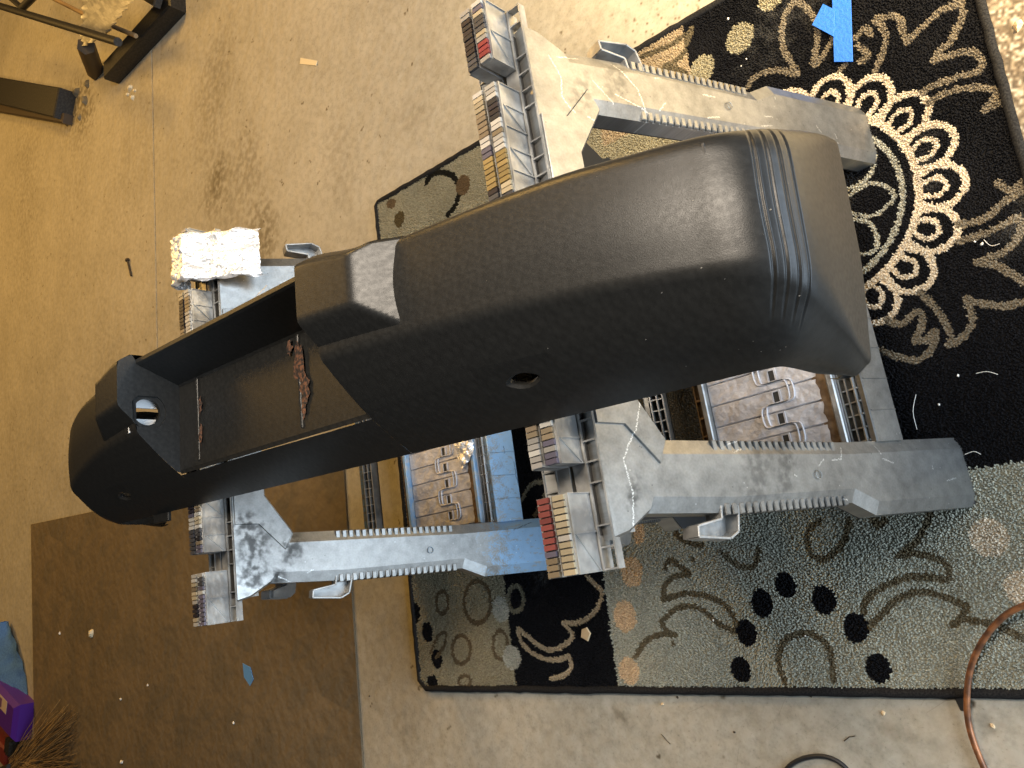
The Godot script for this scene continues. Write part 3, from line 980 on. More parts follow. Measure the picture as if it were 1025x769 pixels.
func make_head(root: Node3D, s: float, which: String):
	var y1 := H_TOP
	var y0 := H_TOP - 0.048
	var z := func(b: float) -> float: return s * b
	var bx: Callable = func(x, y, b): return Vector3(x, y, s * b)
	# rail body with a row of open pockets
	var st := mb()
	cbox(st, Vector3(-0.334, y0 - 0.045, 0.0025), Vector3(0.334, y0 - 0.022, 0.0222), 0.001, bx)
	var rail := build(st, "rail", M.silver, root)
	st = mb()
	box(st, Vector3(-0.334, y0 - 0.045, 0.0425), Vector3(0.334, y0, 0.0445), bx)
	box(st, Vector3(-0.334, y0 - 0.045, 0.0225), Vector3(0.334, y0, 0.0245), bx)
	for e in [-1.0, 1.0]:
		for b in [0.0225, 0.0425]: box(st, Vector3(minf(e * 0.334, e * RL), y0 - 0.012, b), Vector3(maxf(e * 0.334, e * RL), y0, b + 0.002), bx)
	for k in 31:
		var a := -RL + 0.0012 + k * (2.0 * RL - 0.0024) / 30.0
		if k % 5 == 3 and absf(a) < 0.33: continue
		box(st, Vector3(a - 0.0010, y0 - (0.045 if absf(a) < 0.334 else 0.012), 0.0245), Vector3(a + 0.0010, y0 - 0.0005, 0.0425), bx)
	build(st, "web", M.silver, rail)
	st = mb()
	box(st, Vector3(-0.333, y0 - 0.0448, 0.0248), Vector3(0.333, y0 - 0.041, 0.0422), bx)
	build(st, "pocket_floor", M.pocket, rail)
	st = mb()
	box(st, Vector3(-0.333, y0 - 0.044, 0.0246), Vector3(0.333, y0 - 0.003, 0.0252), bx)  # thin dark sheet over the inner wall, shade of the pockets painted in
	build(st, "pocket_shade", M.pocket, rail)
	st = mb()
	box(st, Vector3(-RL, y0 - 0.0217, 0.003), Vector3(RL, y0 - 0.001, 0.0222), bx)
	build(st, "saddle", M.silver, rail)
	# raised blocks, with a slot for a board near each end
	for blk in [[-RL, -0.282], [-0.248, 0.248], [0.282, RL]]:
		st = mb()
		cbox(st, Vector3(blk[0], y0, 0.0025), Vector3(blk[1], y1 - 0.004, 0.0205), 0.0015, bx)
		var b := build(st, "raised_block", M.silver, root)
		st = mb()
		var n := int((blk[1] - blk[0]) / 0.031)
		var len: float = (blk[1] - blk[0]) / n
		for k in n + 1:
			var a: float = blk[0] + k * len
			box(st, Vector3(clampf(a - 0.001, blk[0], blk[1]), y0 + 0.001, 0.0205), Vector3(clampf(a + 0.001, blk[0], blk[1]), y1 - 0.006, 0.0225), bx)
			if k < n and k % 2 == 0:
				hexa(st, [bx.call(a, y0 + 0.003, 0.0225), bx.call(a + 0.0018, y0 + 0.003, 0.0225), bx.call(a + 0.0018, y0 + 0.003, 0.0204), bx.call(a, y0 + 0.003, 0.0204),
					bx.call(a + len, y1 - 0.008, 0.0225), bx.call(a + len + 0.0018, y1 - 0.008, 0.0225), bx.call(a + len + 0.0018, y1 - 0.008, 0.0204), bx.call(a + len, y1 - 0.008, 0.0204)])
		box(st, Vector3(blk[0], y1 - 0.007, 0.0205), Vector3(blk[1], y1 - 0.0045, 0.0228), bx)
		build(st, "web", M.silver, b)
		# comb of small ribs on top, spattered with old paint
		st = mb()
		var m := int((blk[1] - blk[0]) / 0.0072)
		var pick := rng.randi_range(0, 6)
		for k in m:
			if rng.randf() < 0.4: pick = rng.randi_range(0, 6)
			var a: float = blk[0] + (k + 0.1) * (blk[1] - blk[0]) / m
			var c := rib_color(pick)
			if which == "bright" and s > 0 and blk[0] > 0.2 and k < 4 and k > 0: c = Color(0.20, 0.025, 0.03)
			if which == "bright" and s < 0 and blk[0] < -0.3 and k > 3: c = Color(0.19, 0.05, 0.042)
			if which == "bright" and absf(blk[0]) < 0.26 and k > m - 20 and k < m - 13: c = Color(0.24, 0.17, 0.065)
			c = c * rng.randf_range(0.75, 1.15)
			box(st, Vector3(a, y1 - 0.0045, 0.003), Vector3(a + 0.0059, y1 + rng.randf_range(-0.0006, 0.0004), 0.0195), bx, c)
		tag(build(st, "top_ribs", M.splatter, b), "", "", "", "stuff")

func make_tray(root: Node3D, which: String):
	# folding shelf between the leaves: slats, an S-shaped bead, and a raised lip
	var y := lf(1.0, 0, 0.57, -0.041).y + 0.006
	var b1 := lf(1.0, 0, 0.57, -0.041).z - 0.002
	var b0 := b1 - 0.226
	var st := mb()
	cbox(st, Vector3(-0.243, y - 0.012, b0), Vector3(0.243, y - 0.004, b1), 0.001)
	var tray := build(st, "tray", M.tray, root)
	var n := 13
	for i in n:
		st = mb()
		var a := -0.24 + i * 0.48 / n
		cbox(st, Vector3(a + 0.0009, y - 0.004, b0 + 0.012), Vector3(a + 0.48 / n - 0.0009, y, b1 - 0.012), 0.0012)
		build(st, "slat", M.tray, tray)
	st = mb()
	cbox(st, Vector3(-0.243, y - 0.004, b0), Vector3(0.243, y + 0.012, b0 + 0.011), 0.002)
	cbox(st, Vector3(-0.243, y - 0.004, b1 - 0.011), Vector3(0.243, y + 0.006, b1), 0.002)
	build(st, "lip", M.blue_spray if which == "dusky" else M.silver, tray)
	st = mb()
	for i in 16: box(st, Vector3(-0.24 + i * 0.0315, y - 0.022, b0 - 0.012), Vector3(-0.237 + i * 0.0315, y + 0.004, b0 - 0.0002))
	box(st, Vector3(-0.243, y - 0.022, b0 - 0.0145), Vector3(0.243, y + 0.002, b0 - 0.0122))
	build(st, "web", M.dirty, tray)
	# bead
	var mid := b0 + 0.13
	for off in [0.0, 0.0085]:
		st = mb()
		var path := []
		var a := -0.225
		var side := 1.0
		while a < 0.2:
			var hw: float = 0.021 + off
			path.append(Vector3(a, y + 0.0012, mid + side * hw * 0.55))
			path.append(Vector3(a + 0.005, y + 0.0012, mid + side * hw))
			path.append(Vector3(a + 0.031, y + 0.0012, mid + side * hw))
			path.append(Vector3(a + 0.036, y + 0.0012, mid + side * hw * 0.55))
			a += 0.036
			side = -side
		tube(st, spline(path, 3), 0.0019, 6)
		build(st, "bead", M.tray, tray)
	for i in 12:
		st = mb()
		var a := -0.214 + i * 0.036
		box(st, Vector3(a - 0.0105, y, mid - 0.008), Vector3(a + 0.0105, y + 0.0022, mid - 0.005))
		box(st, Vector3(a - 0.0105, y, mid + 0.005), Vector3(a + 0.0105, y + 0.0022, mid + 0.008))
		box(st, Vector3(a - 0.0105, y, mid - 0.005), Vector3(a - 0.0085, y + 0.0022, mid + 0.005))
		box(st, Vector3(a + 0.0085, y, mid - 0.005), Vector3(a + 0.0105, y + 0.0022, mid + 0.005))
		var fr := build(st, "slot_frame", M.tray, tray)
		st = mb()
		box(st, Vector3(a - 0.0082, y + 0.0002, mid - 0.0048), Vector3(a + 0.0082, y + 0.0007, mid + 0.0048))  # dark plate inside the frame, painted shade instead of an open slot
		build(st, "slot_shade", M.pocket, fr)
	# grime gathered along the near lip
	st = mb()
	var g := []
	for i in 40:
		var row := []
		var a := -0.24 + i * 0.48 / 39.0
		for j in 4: row.append(Vector3(a, y + 0.0007 - 0.0003 * j * j * 0.4, b1 - 0.0125 - j * (0.004 + 0.003 * rng.randf())))
		g.append(row)
	grid(st, g, null, true)
	build(st, "grime", M.dirty, tray)

# ---------------------------------------------------------------- bumper
const BT := -0.5      # middle of the bumper along its length
# half-length q, crown height, crease s, right edge s, back edge q, back edge y, back edge s, right back s
var STN := [
	[0.0, 0.145, 0.122, 0.237, 0.0, 0.0, 0.0, 0.246], [0.2, 0.1415, 0.117, 0.235, 0.2, 0.0, 0.0, 0.245], [0.4, 0.131, 0.110, 0.227, 0.4, 0.0, 0.0, 0.244],
	[0.626, 0.1095, 0.094, 0.221, 0.620, 0.0, 0.0, 0.24], [0.70, 0.1005, 0.086, 0.213, 0.685, 0.0, 0.0, 0.238], [0.755, 0.0915, 0.079, 0.207, 0.725, 0.001, 0.0, 0.236],
	[0.79, 0.0845, 0.073, 0.202, 0.746, 0.001, 0.0, 0.235], [0.812, 0.074, 0.068, 0.199, 0.760, -0.001, 0.0, 0.235], [0.828, 0.057, 0.060, 0.199, 0.771, -0.006, 0.0, 0.236],
	[0.836, 0.035, 0.050, 0.202, 0.779, -0.018, -0.001, 0.237], [0.839, 0.004, 0.037, 0.21, 0.785, -0.04, -0.002, 0.239], [0.838, -0.035, 0.022, 0.22, 0.789, -0.07, -0.003, 0.242],
	[0.834, -0.072, 0.010, 0.230, 0.797, -0.09, -0.004, 0.243], [0.831, -0.102, 0.002, 0.238, 0.803, -0.108, -0.004, 0.243]]

func station(x: float) -> Array:
	var i := clampi(int(x), 0, STN.size() - 2)
	var t := x - i
	var out := []
	for k in 8:
		var p0: float = STN[maxi(i - 1, 0)][k]
		if i == 0: p0 = STN[1][k] if k in [1, 2, 3, 5, 6, 7] else -STN[1][k]
		var p1: float = STN[i][k]
		var p2: float = STN[i + 1][k]
		var p3: float = STN[mini(i + 2, STN.size() - 1)][k]
		# slopes per unit of q so that uneven stations stay smooth
		var d1: float = STN[i + 1][0] - STN[i][0]
		var m1 := (p2 - p0) * 0.5
		var m2 := (p3 - p1) * 0.5
		if absf(d1) > 0.03:
			m1 = p2 - p1; m2 = p2 - p1
			if i > 0: m1 = 0.5 * ((p2 - p1) + (p1 - p0) * d1 / maxf(0.02, absf(STN[i][0] - STN[i - 1][0])))
			if i < STN.size() - 2: m2 = 0.5 * ((p2 - p1) + (p3 - p2) * d1 / maxf(0.02, absf(STN[i + 2][0] - STN[i + 1][0])))
		var t2 := t * t
		var t3 := t2 * t
		out.append((2 * t3 - 3 * t2 + 1) * p1 + (t3 - 2 * t2 + t) * m1 + (-2 * t3 + 3 * t2) * p2 + (t3 - t2) * m2)
	return out

func st_of_q(q: float) -> float:
	var lo := 0.0
	var hi := 9.0
	for k in 40:
		var m := (lo + hi) * 0.5
		if station(m)[0] < q: lo = m
		else: hi = m
	return lo

# point of the bumper: sgn +1 near half, -1 far half
func bp(sgn: float, q: float, s: float, y: float) -> Vector3:
	var k := q if sgn > 0.0 or q < 0.42 else 0.42 + (q - 0.42) * 0.70
	return Vector3(s, y, BT + sgn * k)

const NSIDE := 12
func bprofile(sgn: float, x: float) -> Array:
	var v := station(x)
	var lb := Vector3(v[6], v[5], v[4])
	var lc := Vector3(v[2], v[1], v[0])
	var rc := Vector3(v[3], v[1], v[0])
	var rb := Vector3(v[7], v[5], v[4])
	var pts := []
	var r := 0.011 + 0.010 * smoothstep(5.0, 8.0, x) - 0.015 * smoothstep(9.0, 12.0, x)
	var wl := minf(0.48, r / lb.distance_to(lc))
	var wt := minf(0.45, r * 1.2 / lc.distance_to(rc))
	for k in NSIDE: pts.append(lb.lerp(lc, (1.0 - wl) * k / NSIDE) + Vector3(-0.006, 0.004, 0) * sin(PI * k / NSIDE))
	var p0 := lb.lerp(lc, 1.0 - wl)
	var p2 := lc.lerp(rc, wt)
	for k in 7:
		var t := k / 6.0
		pts.append(p0.lerp(lc, t).lerp(lc.lerp(p2, t), t))
	var q0 := lc.lerp(rc, 1.0 - wt * 1.3)
	for k in range(1, 10): pts.append(p2.lerp(q0, k / 10.0) + Vector3(0, 0.003, 0.001 * smoothstep(6.0, 9.0, x)) * sin(PI * k / 10.0))
	var wr := minf(0.48, r * 1.3 / rc.distance_to(rb))
	var q2 := rc.lerp(rb, wr)
	for k in 7:
		var t := k / 6.0
		pts.append(q0.lerp(rc, t).lerp(rc.lerp(q2, t), t))
	for k in range(1, 7): pts.append(q2.lerp(rb, k / 6.0))
	var out := []
	var ret := smoothstep(7.5, 11.0, x)
	for p in pts: out.append(Vector3(p.x, p.y, p.z - 0.020 * ret * (0.5 - 0.5 * smoothstep(-0.02, 0.12, p.x))))
	return out

# grooves round the corner: depth at arc length a along the crown
func groove(a: float) -> float:
	var d := 0.0
	for k in 4:
		var c := 0.004 + k * 0.0117
		var e := (a - c) / 0.0028
		if absf(e) < 1.0: d = maxf(d, 0.5 + 0.5 * cos(PI * e))
		elif a > c and a < c + 0.011: d = maxf(d, 0.28 * (1.0 - (a - c) / 0.011))
	return d * 0.0018

func block_right(q: float) -> float:
	return lerpf(0.2445, 0.226, smoothstep(0.255, 0.37, q))

func block_height(q: float, s: float) -> float:
	# hipped block: flat top, a facet towards the end of the bumper and one towards the sloping side
	var top := 0.168 - 0.05 * (q - 0.255)
	var facet := 0.160 - (q - 0.362) * 0.72
	var bevel := 0.160 + (s - 0.150) * 1.05
	var right := 0.160 - (s - (block_right(q) - 0.008)) * 1.6
	var k := 0.0045
	var h := top
	for o in [facet, bevel, right]:
		var m := clampf(0.5 + 0.5 * (o - h) / k, 0.0, 1.0)
		h = lerpf(o, h, m) - k * m * (1.0 - m)
	return h

func make_bumper():
	var ang := deg_to_rad(17.2)
	var root := base("bumper", Vector3(-0.035, H_TOP + 0.0015, -0.593), ang)
	tag(root, "long black plastic vehicle bumper lying face up across the two sawhorses", "bumper")
	var q_end := 0.256
	var x0 := st_of_q(q_end)
	for sgn in [1.0, -1.0]:
		var rows := []
		var xs := []
		var x := x0
		while x < 13.0:
			xs.append(x)
			x += 0.12 if x < 3.0 else (0.1 if x < 5.5 else (0.035 if x < 10.0 else 0.12))
		xs.append(13.0)
		var arc := 0.0
		var prev := Vector2.ZERO
		var started := false
		for xx in xs:
			var pr := bprofile(sgn, xx)
			var v := station(xx)
			var here := Vector2(v[0], v[1])
			if xx >= 6.9:
				if started: arc += here.distance_to(prev)
				started = true
				prev = here
				var g := groove(arc)
				if g > 0.0:
					var d := Vector2(station(xx + 0.05)[0] - station(xx - 0.05)[0], station(xx + 0.05)[1] - station(xx - 0.05)[1]).normalized()
					for k in pr.size():
						var f := smoothstep(NSIDE * 0.62, NSIDE * 0.95, float(k)) * (1.0 - smoothstep(33.0, 38.0, float(k)))
						pr[k] += Vector3(0, -d.x, d.y) * g * f
			var row := []
			for p in pr: row.append(bp(sgn, p.z, p.x, p.y))
			rows.append(row)
		# slot in the sloping side
		var st := mb()
		var sq := 0.500
		var half := 0.036
		var i0 := -1
		var i1 := -1
		for i in rows.size():
			var qq: float = (rows[i][4].z - BT) * sgn
			if qq < sq - half: i0 = i
			if i1 < 0 and qq > sq + half: i1 = i
		var j0 := 3
		var j1 := 8
		grid_with_hole(st, rows, i0, i1, j0, j1, sgn < 0.0)
		var body := build(st, "shell", M.plastic, root)
		# turned-in edge
		st = mb()
		var edge := []
		for row in rows: edge.append([row[0], row[0] + Vector3(0.004, -0.004, 0), row[0] + Vector3(0.016, -0.003, -0.006 * sgn), row[0] + Vector3(0.018, 0.002, -0.006 * sgn)])
		grid(st, edge, null, sgn > 0.0)
		var endr := []
		var last: Array = rows[rows.size() - 1]
		for p in last: endr.append([p, p + Vector3(0, -0.004, -0.001 * sgn), p + Vector3(0, -0.003, -0.014 * sgn), p + Vector3(0, 0.004, -0.016 * sgn)])
		grid(st, endr, null, sgn < 0.0)
		build(st, "turned_edge", M.plastic, body)
		# raised block beside the plate recess
		st = mb()
		var bg := []
		for i in 33:
			var q := q_end + 0.175 * i / 32.0
			var row := []
			for j in 33:
				var s := 0.098 + (block_right(q) - 0.098) * j / 32.0
				var v := station(st_of_q(q))
				row.append(bp(sgn, q, s, maxf(block_height(q, s), v[1] - 0.02)))
			# skirt down the right side
			row.append(bp(sgn, q, block_right(q) + 0.001, 0.10 if i < 24 else 0.09))
			row.append(bp(sgn, q, block_right(q) + 0.0015, 0.0))
			bg.append(row)
		grid(st, bg, null, sgn < 0.0)
		build(st, "guard_block", M.plastic, root)
		# end wall of the recess
		var wall := PackedVector2Array()
		var pr0 := bprofile(sgn, x0)
		for p in pr0:
			if p.y > 0.066 and p.x < 0.13 and p.x < 0.118: wall.append(Vector2(p.x, p.y))
		for j in 24:
			var s := 0.1195 + 0.125 * j / 23.0
			wall.append(Vector2(s, maxf(block_height(q_end, s), 0.137)))
		wall.append(Vector2(0.2445, 0.132))
		wall.append(Vector2(0.227, 0.132))
		wall.append(Vector2(0.198, 0.057))
		wall.append(Vector2(0.046, 0.057))
		st = mb()
		if sgn < 0.0:
			holed_wall(st, wall, Vector2(0.150, 0.118), root)
		else:
			var t := Geometry2D.triangulate_polygon(wall)
			for k in range(0, t.size(), 3): tri(st, bp(sgn, q_end, wall[t[k]].x, wall[t[k]].y), bp(sgn, q_end, wall[t[k + 1]].x, wall[t[k + 1]].y), bp(sgn, q_end, wall[t[k + 2]].x, wall[t[k + 2]].y))
		var wl := build(st, "recess_wall", M.plastic, root)
	# plate recess: lower side, floor, inner wall, rim and outer wall
	var prof := [[0.0, 0.0], [0.0455, 0.0635], [0.0520, 0.0655], [0.0520, 0.0655], [0.195, 0.063], [0.199, 0.066], [0.199, 0.066], [0.228, 0.134], [0.2305, 0.1375], [0.2365, 0.1375], [0.239, 0.134], [0.239, 0.134], [0.246, 0.0]]
	var st := mb()
	for k in prof.size() - 1:
		if prof[k] == prof[k + 1]: continue
		var g := []
		var ext := 0.02 if k >= 7 else 0.0
		for i in 25:
			var q := -q_end - ext + 2.0 * (q_end + ext) * i / 24.0
			var row := []
			if k == 0:
				var v := station(st_of_q(absf(q)))
				var lb := Vector3(v[6], v[5], 0)
				var lc := Vector3(v[2], v[1], 0)
				var wl := minf(0.48, 0.011 / lb.distance_to(lc))
				var jm := 0.0
				while jm < 11.9 and lerpf(lb.y, lc.y, (1.0 - wl) * jm / NSIDE) + 0.004 * sin(PI * jm / NSIDE) < 0.0635: jm += 0.02
				for j in 9:
					var jj := jm * j / 8.0
					var p3 := lb.lerp(lc, (1.0 - wl) * jj / NSIDE) + Vector3(-0.006, 0.004, 0) * sin(PI * jj / NSIDE)
					row.append(Vector3(p3.x, p3.y, BT + q))
				g.append(row)
				continue
			for j in 5:
				var t := j / 4.0
				var p := Vector2(lerpf(prof[k][0], prof[k + 1][0], t), lerpf(prof[k][1], prof[k + 1][1], t))
				row.append(Vector3(p.x, p.y, BT + q))
			g.append(row)
		grid(st, g)
	var rec := build(st, "plate_recess", M.plastic, root)
	# seam ribs across the recess floor
	st = mb()
	for q in [-0.190, 0.104]:
		var g := []
		for i in 30:
			var s := 0.06 + 0.135 * i / 29.0
			var w := 0.0022
			g.append([Vector3(s, 0.0652, BT + q - w), Vector3(s, 0.0685 + rng.randf_range(-0.0006, 0.0006), BT + q), Vector3(s, 0.0652, BT + q + w)])
		grid(st, g, null, true)
	build(st, "seam", M.plastic, rec)
	# flaking brown patches along the seams
	for f in [[0.108, 0.15, 0.016, 0.036], [0.118, 0.115, 0.013, 0.026], [0.085, 0.18, 0.010, 0.014], [-0.178, 0.15, 0.006, 0.02], [-0.18, 0.1, 0.007, 0.022], [0.112, 0.085, 0.007, 0.016]]:
		st = mb()
		var c := Vector3(f[1], 0.0672, BT + f[0])
		var n := 14
		var ring := []
		for k in n:
			var a := TAU * k / n
			ring.append(c + Vector3(sin(a) * f[3], rng.randf_range(-0.0008, 0.001), cos(a) * f[2]) * Vector3(rng.randf_range(0.55, 1.1), 1, rng.randf_range(0.55, 1.1)))
		for k in n: tri(st, c + Vector3(0, 0.0018, 0), ring[k], ring[(k + 1) % n])
		build(st, "flaking_patch", M.rust, rec)
	# small tab at the far lower edge
	st = mb()
	cbox(st, Vector3(-0.016, -0.006, BT - 0.50), Vector3(0.02, 0.0, BT - 0.44), 0.001)
	build(st, "tab", M.plastic, root)
	# dust specks and one nick on the face
	st = mb()
	for k in 24:
		var x := rng.randf_range(st_of_q(0.42), 8.5)
		var pr := bprofile(1.0, x)
		var i := rng.randi_range(3, 32)
		var p: Vector3 = pr[i].lerp(pr[i + 1], rng.randf())
		var tan_: Vector3 = (pr[i + 1] - pr[i]).normalized()
		var along := Vector3(0, 0, 1)
		var nn := along.cross(tan_).normalized()
		if nn.y < 0: nn = -nn
		var r := rng.randf_range(0.0002, 0.0007)
		var c := bp(1.0, p.z, p.x, p.y) + nn * 0.0004
		var e := along * r * rng.randf_range(0.8, 2.2)
		var f := tan_ * r
		tri(st, c - e, c + f, c + e); tri(st, c - e, c + e, c - f)
	tag(build(st, "dust", M.scuff_pale, root), "", "", "", "stuff")
	st = mb()
	var nk := bprofile(1.0, st_of_q(0.775))
	var n0: Vector3 = nk[29]
	for k in 1: box(st, Vector3(n0.x - 0.016, n0.y - 0.001, BT + n0.z - 0.0012), Vector3(n0.x + 0.004, n0.y + 0.0004, BT + n0.z + 0.0012))
	build(st, "nick", M.inner, root)

func grid_with_hole(st: SurfaceTool, g: Array, i0: int, i1: int, j0: int, j1: int, flip: bool):
	var n := g.size()
	var m: int = g[0].size()
	var nor := []
	for i in n:
		var row := []
		for j in m:
			var du: Vector3 = g[mini(i + 1, n - 1)][j] - g[maxi(i - 1, 0)][j]
			var dv: Vector3 = g[i][mini(j + 1, m - 1)] - g[i][maxi(j - 1, 0)]
			var c := du.cross(dv)
			row.append((c if not flip else -c).normalized())
		nor.append(row)
	for i in n - 1:
		for j in m - 1:
			if i >= i0 and i < i1 and j >= j0 and j < j1: continue
			var o := [[i, j], [i, j + 1], [i + 1, j + 1], [i, j], [i + 1, j + 1], [i + 1, j]]
			if flip: o.reverse()
			for q in o:
				st.set_normal(nor[q[0]][q[1]])
				st.set_uv(Vector2.ZERO)
				st.add_vertex(g[q[0]][q[1]])
	# ring between the rectangle of cells and a lens-shaped hole
	var rim := []
	for i in range(i0, i1): rim.append(Vector2i(i, j0))
	for j in range(j0, j1): rim.append(Vector2i(i1, j))
	for i in range(i1, i0, -1): rim.append(Vector2i(i, j1))
	for j in range(j1, j0, -1): rim.append(Vector2i(i0, j))
	var c: Vector3 = (g[i0][j0] + g[i1][j0] + g[i0][j1] + g[i1][j1]) * 0.25
	var ax: Vector3 = (g[i1][j0] - g[i0][j0]).normalized()
	var ay: Vector3 = ((g[i0][j1] - g[i0][j0]) - ax * (g[i0][j1] - g[i0][j0]).dot(ax)).normalized()
	var nn: Vector3 = nor[(i0 + i1) / 2][(j0 + j1) / 2]
	var fine := []
	for k in rim.size():
		var a: Vector3 = g[rim[k].x][rim[k].y]
		var b2: Vector2i = rim[(k + 1) % rim.size()]
		var b: Vector3 = g[b2.x][b2.y]
		for t in 4: fine.append(a.lerp(b, t / 4.0))
	var inner := []
	var lip := []
	var deep := []
	for p in fine:
		var d: Vector3 = p - c
		var th := atan2(d.dot(ay) / 0.018, d.dot(ax) / 0.035)
		var lens := 0.0195 * cos(th)
		var hgt := 0.0085 * sin(th) * (1.0 - 0.35 * cos(th) * cos(th))
		inner.append(c + ax * lens * 1.25 + ay * hgt * 1.35 + nn * 0.0)
		lip.append(c + ax * lens + ay * hgt - nn * 0.003)
		deep.append(c + ax * lens + ay * hgt - nn * 0.008)
	for k in fine.size():
		var j := (k + 1) % fine.size()
		for v in ([fine[k], fine[j], inner[j], fine[k], inner[j], inner[k]] if flip else [inner[k], inner[j], fine[j], inner[k], fine[j], fine[k]]):
			st.set_normal(nn)
			st.set_uv(Vector2.ZERO)
			st.add_vertex(v)
		for pr in [[inner, lip], [lip, deep]]:
			var q := [pr[0][k], pr[0][j], pr[1][j], pr[1][k]]
			if flip: quad(st, q[0], q[1], q[2], q[3])
			else: quad(st, q[3], q[2], q[1], q[0])

func holed_wall(st: SurfaceTool, wall: PackedVector2Array, c: Vector2, root: Node3D):
	# wall polygon with a rounded hole: ring from the hole to the outline by angle
	var q := 0.256
	var n := 72
	var outer := []
	var inner := []
	var collar := []
	for k in n:
		var a := TAU * k / n
		var d := Vector2.from_angle(a)
		var best := 1.0
		for i in wall.size():
			var hit = Geometry2D.segment_intersects_segment(c, c + d, wall[i], wall[(i + 1) % wall.size()])
			if hit != null: best = minf(best, c.distance_to(hit))
		outer.append(c + d * best)
		# hole: round with a flat side towards the face
		var r := 0.0225
		var h := d * r
		h.y = minf(h.y, 0.018)
		inner.append(c + h)
		var g := d * (r + 0.008)
		g.y = minf(g.y, 0.026)
		g.x = clampf(g.x, -0.026, 0.026)
		collar.append(c + g)
	for k in n:
		var j := (k + 1) % n
		var P := func(p: Vector2, e: float) -> Vector3: return Vector3(p.x, p.y, BT - q + e)
		quad(st, P.call(outer[k], 0.0), P.call(outer[j], 0.0), P.call(collar[j], 0.0), P.call(collar[k], 0.0))
		quad(st, P.call(collar[k], 0.0), P.call(collar[j], 0.0), P.call(collar[j], -0.0035), P.call(collar[k], -0.0035))
		quad(st, P.call(collar[k], -0.0035), P.call(collar[j], -0.0035), P.call(inner[j], -0.0035), P.call(inner[k], -0.0035))
		quad(st, P.call(inner[k], -0.0035), P.call(inner[j], -0.0035), P.call(inner[j], -0.012), P.call(inner[k], -0.012))
	# what shows inside: a pale bracket and a dark rod
	var b := mb()
	box(b, Vector3(c.x - 0.032, c.y - 0.034, BT - q - 0.030), Vector3(c.x - 0.008, c.y + 0.02, BT - q - 0.026))
	box(b, Vector3(c.x + 0.011, c.y - 0.034, BT - q - 0.030), Vector3(c.x + 0.032, c.y + 0.02, BT - q - 0.026))
	build(b, "bracket", M.white_metal, root)

# ---------------------------------------------------------------- small things
func make_foil_sheet(horse: Node3D):
	# crumpled foil folded over the end of the far sawhorse
	var st := mb()
	var n1 := noise(22.0, 151, 4)
	var rows := []
	var path := [[-0.030, -0.035], [-0.0255, -0.008], [-0.022, 0.006], [-0.008, 0.0075], [0.008, 0.007], [0.022, 0.006], [0.030, -0.008], [0.045, -0.030], [0.066, -0.046], [0.088, -0.066], [0.104, -0.088], [0.112, -0.104]]
	var fine := []
	for p in path: fine.append(Vector2(p[0], p[1]))
	fine = spline(fine, 4)
	for i in fine.size():
		var row := []
		for j in 34:
			var a := 0.262 + 0.098 * j / 33.0
			var p: Vector2 = fine[i]
			var k := n1.get_noise_2d(a, p.x * 1.3) * 0.007 + absf(n1.get_noise_2d(a * 2.3 + 3.0, p.x * 2.5)) * 0.005
			var e := sin(i * 0.9) * 0.002 if j == 0 or j == 33 else 0.0
			row.append(Vector3(a + e - 0.05 * p.x * (0.3), H_TOP + 0.002 + p.y + absf(k) + (-0.006 if j == 0 or j == 33 else 0.0), p.x + k * 0.5))
		rows.append(row)
	grid(st, rows, null, true)
	var o := build(st, "foil_sheet", M.foil)
	o.transform = horse.transform
	tag(o, "crumpled silver foil folded over the end of the sawhorse top", "foil")
	return o

func scrap(called: String, poly: Array, y: float, thick: float, m: Material, label: String, category: String, group := "") -> MeshInstance3D:
	# flat scrap whose outline is given in photo pixels, lying at height y
	var st := mb()
	var o := at(poly[0][0], poly[0][1], y)
	var pp := PackedVector2Array()
	for p in poly: pp.append(_xz(at(p[0], p[1], y) - o))
	prism(st, pp, func(p: Vector2, h: float) -> Vector3: return Vector3(p.x, h + 0.0012 * sin(p.x * 60.0 + p.y * 40.0), p.y), 0.0, thick, thick * 0.3)
	var mi := build(st, called, m)
	mi.position = Vector3(o.x, y, o.z)
	tag(mi, label, category, group)
	return mi

func bit(called: String, u: float, v: float, y: float, r: float, m: Material, label: String, category: String, group := ""):
	# small irregular lump
	var st := mb()
	var n := 7
	var lo := []
	var hi := []
	for k in n:
		var a := TAU * k / n
		var q := r * rng.randf_range(0.6, 1.15)
		lo.append(Vector3(cos(a) * q, 0, sin(a) * q * 0.8))
		hi.append(Vector3(cos(a) * q * 0.6, r * rng.randf_range(0.35, 0.7), sin(a) * q * 0.5))
	var top := Vector3(0, r * 0.65, 0)
	for k in n:
		var j := (k + 1) % n
		quad(st, lo[k], lo[j], hi[j], hi[k])
		tri(st, hi[k], hi[j], top)
	var o := build(st, called, m)
	o.position = at(u, v, y)
	o.rotation.y = rng.randf() * TAU
	tag(o, label, category, group)

func make_board():
	# brown hardboard sheet on the floor
	var a := at(32, 525)
	var b := at(345, 460)
	var c := at(365, 769)
	var d := at(36, 769)
	var ex := (c - at(345, 460)).normalized()
	var pts := [a, b, b + ex * 1.55, a + (d - a).normalized() * 1.9]
	var pp := PackedVector2Array()
	for p in pts: pp.append(_xz(p - a))
	var st := mb()
	prism(st, pp, func(p: Vector2, h: float) -> Vector3: return Vector3(p.x, h, p.y), 0.0, 0.006, 0.001, [], func(p: Vector2) -> Vector2: return p * 0.45)
	var o := build(st, "hardboard_sheet", M.board)
	o.position = Vector3(a.x, 0.0005, a.z)
	tag(o, "large brown hardboard sheet lying flat on the concrete floor", "board")

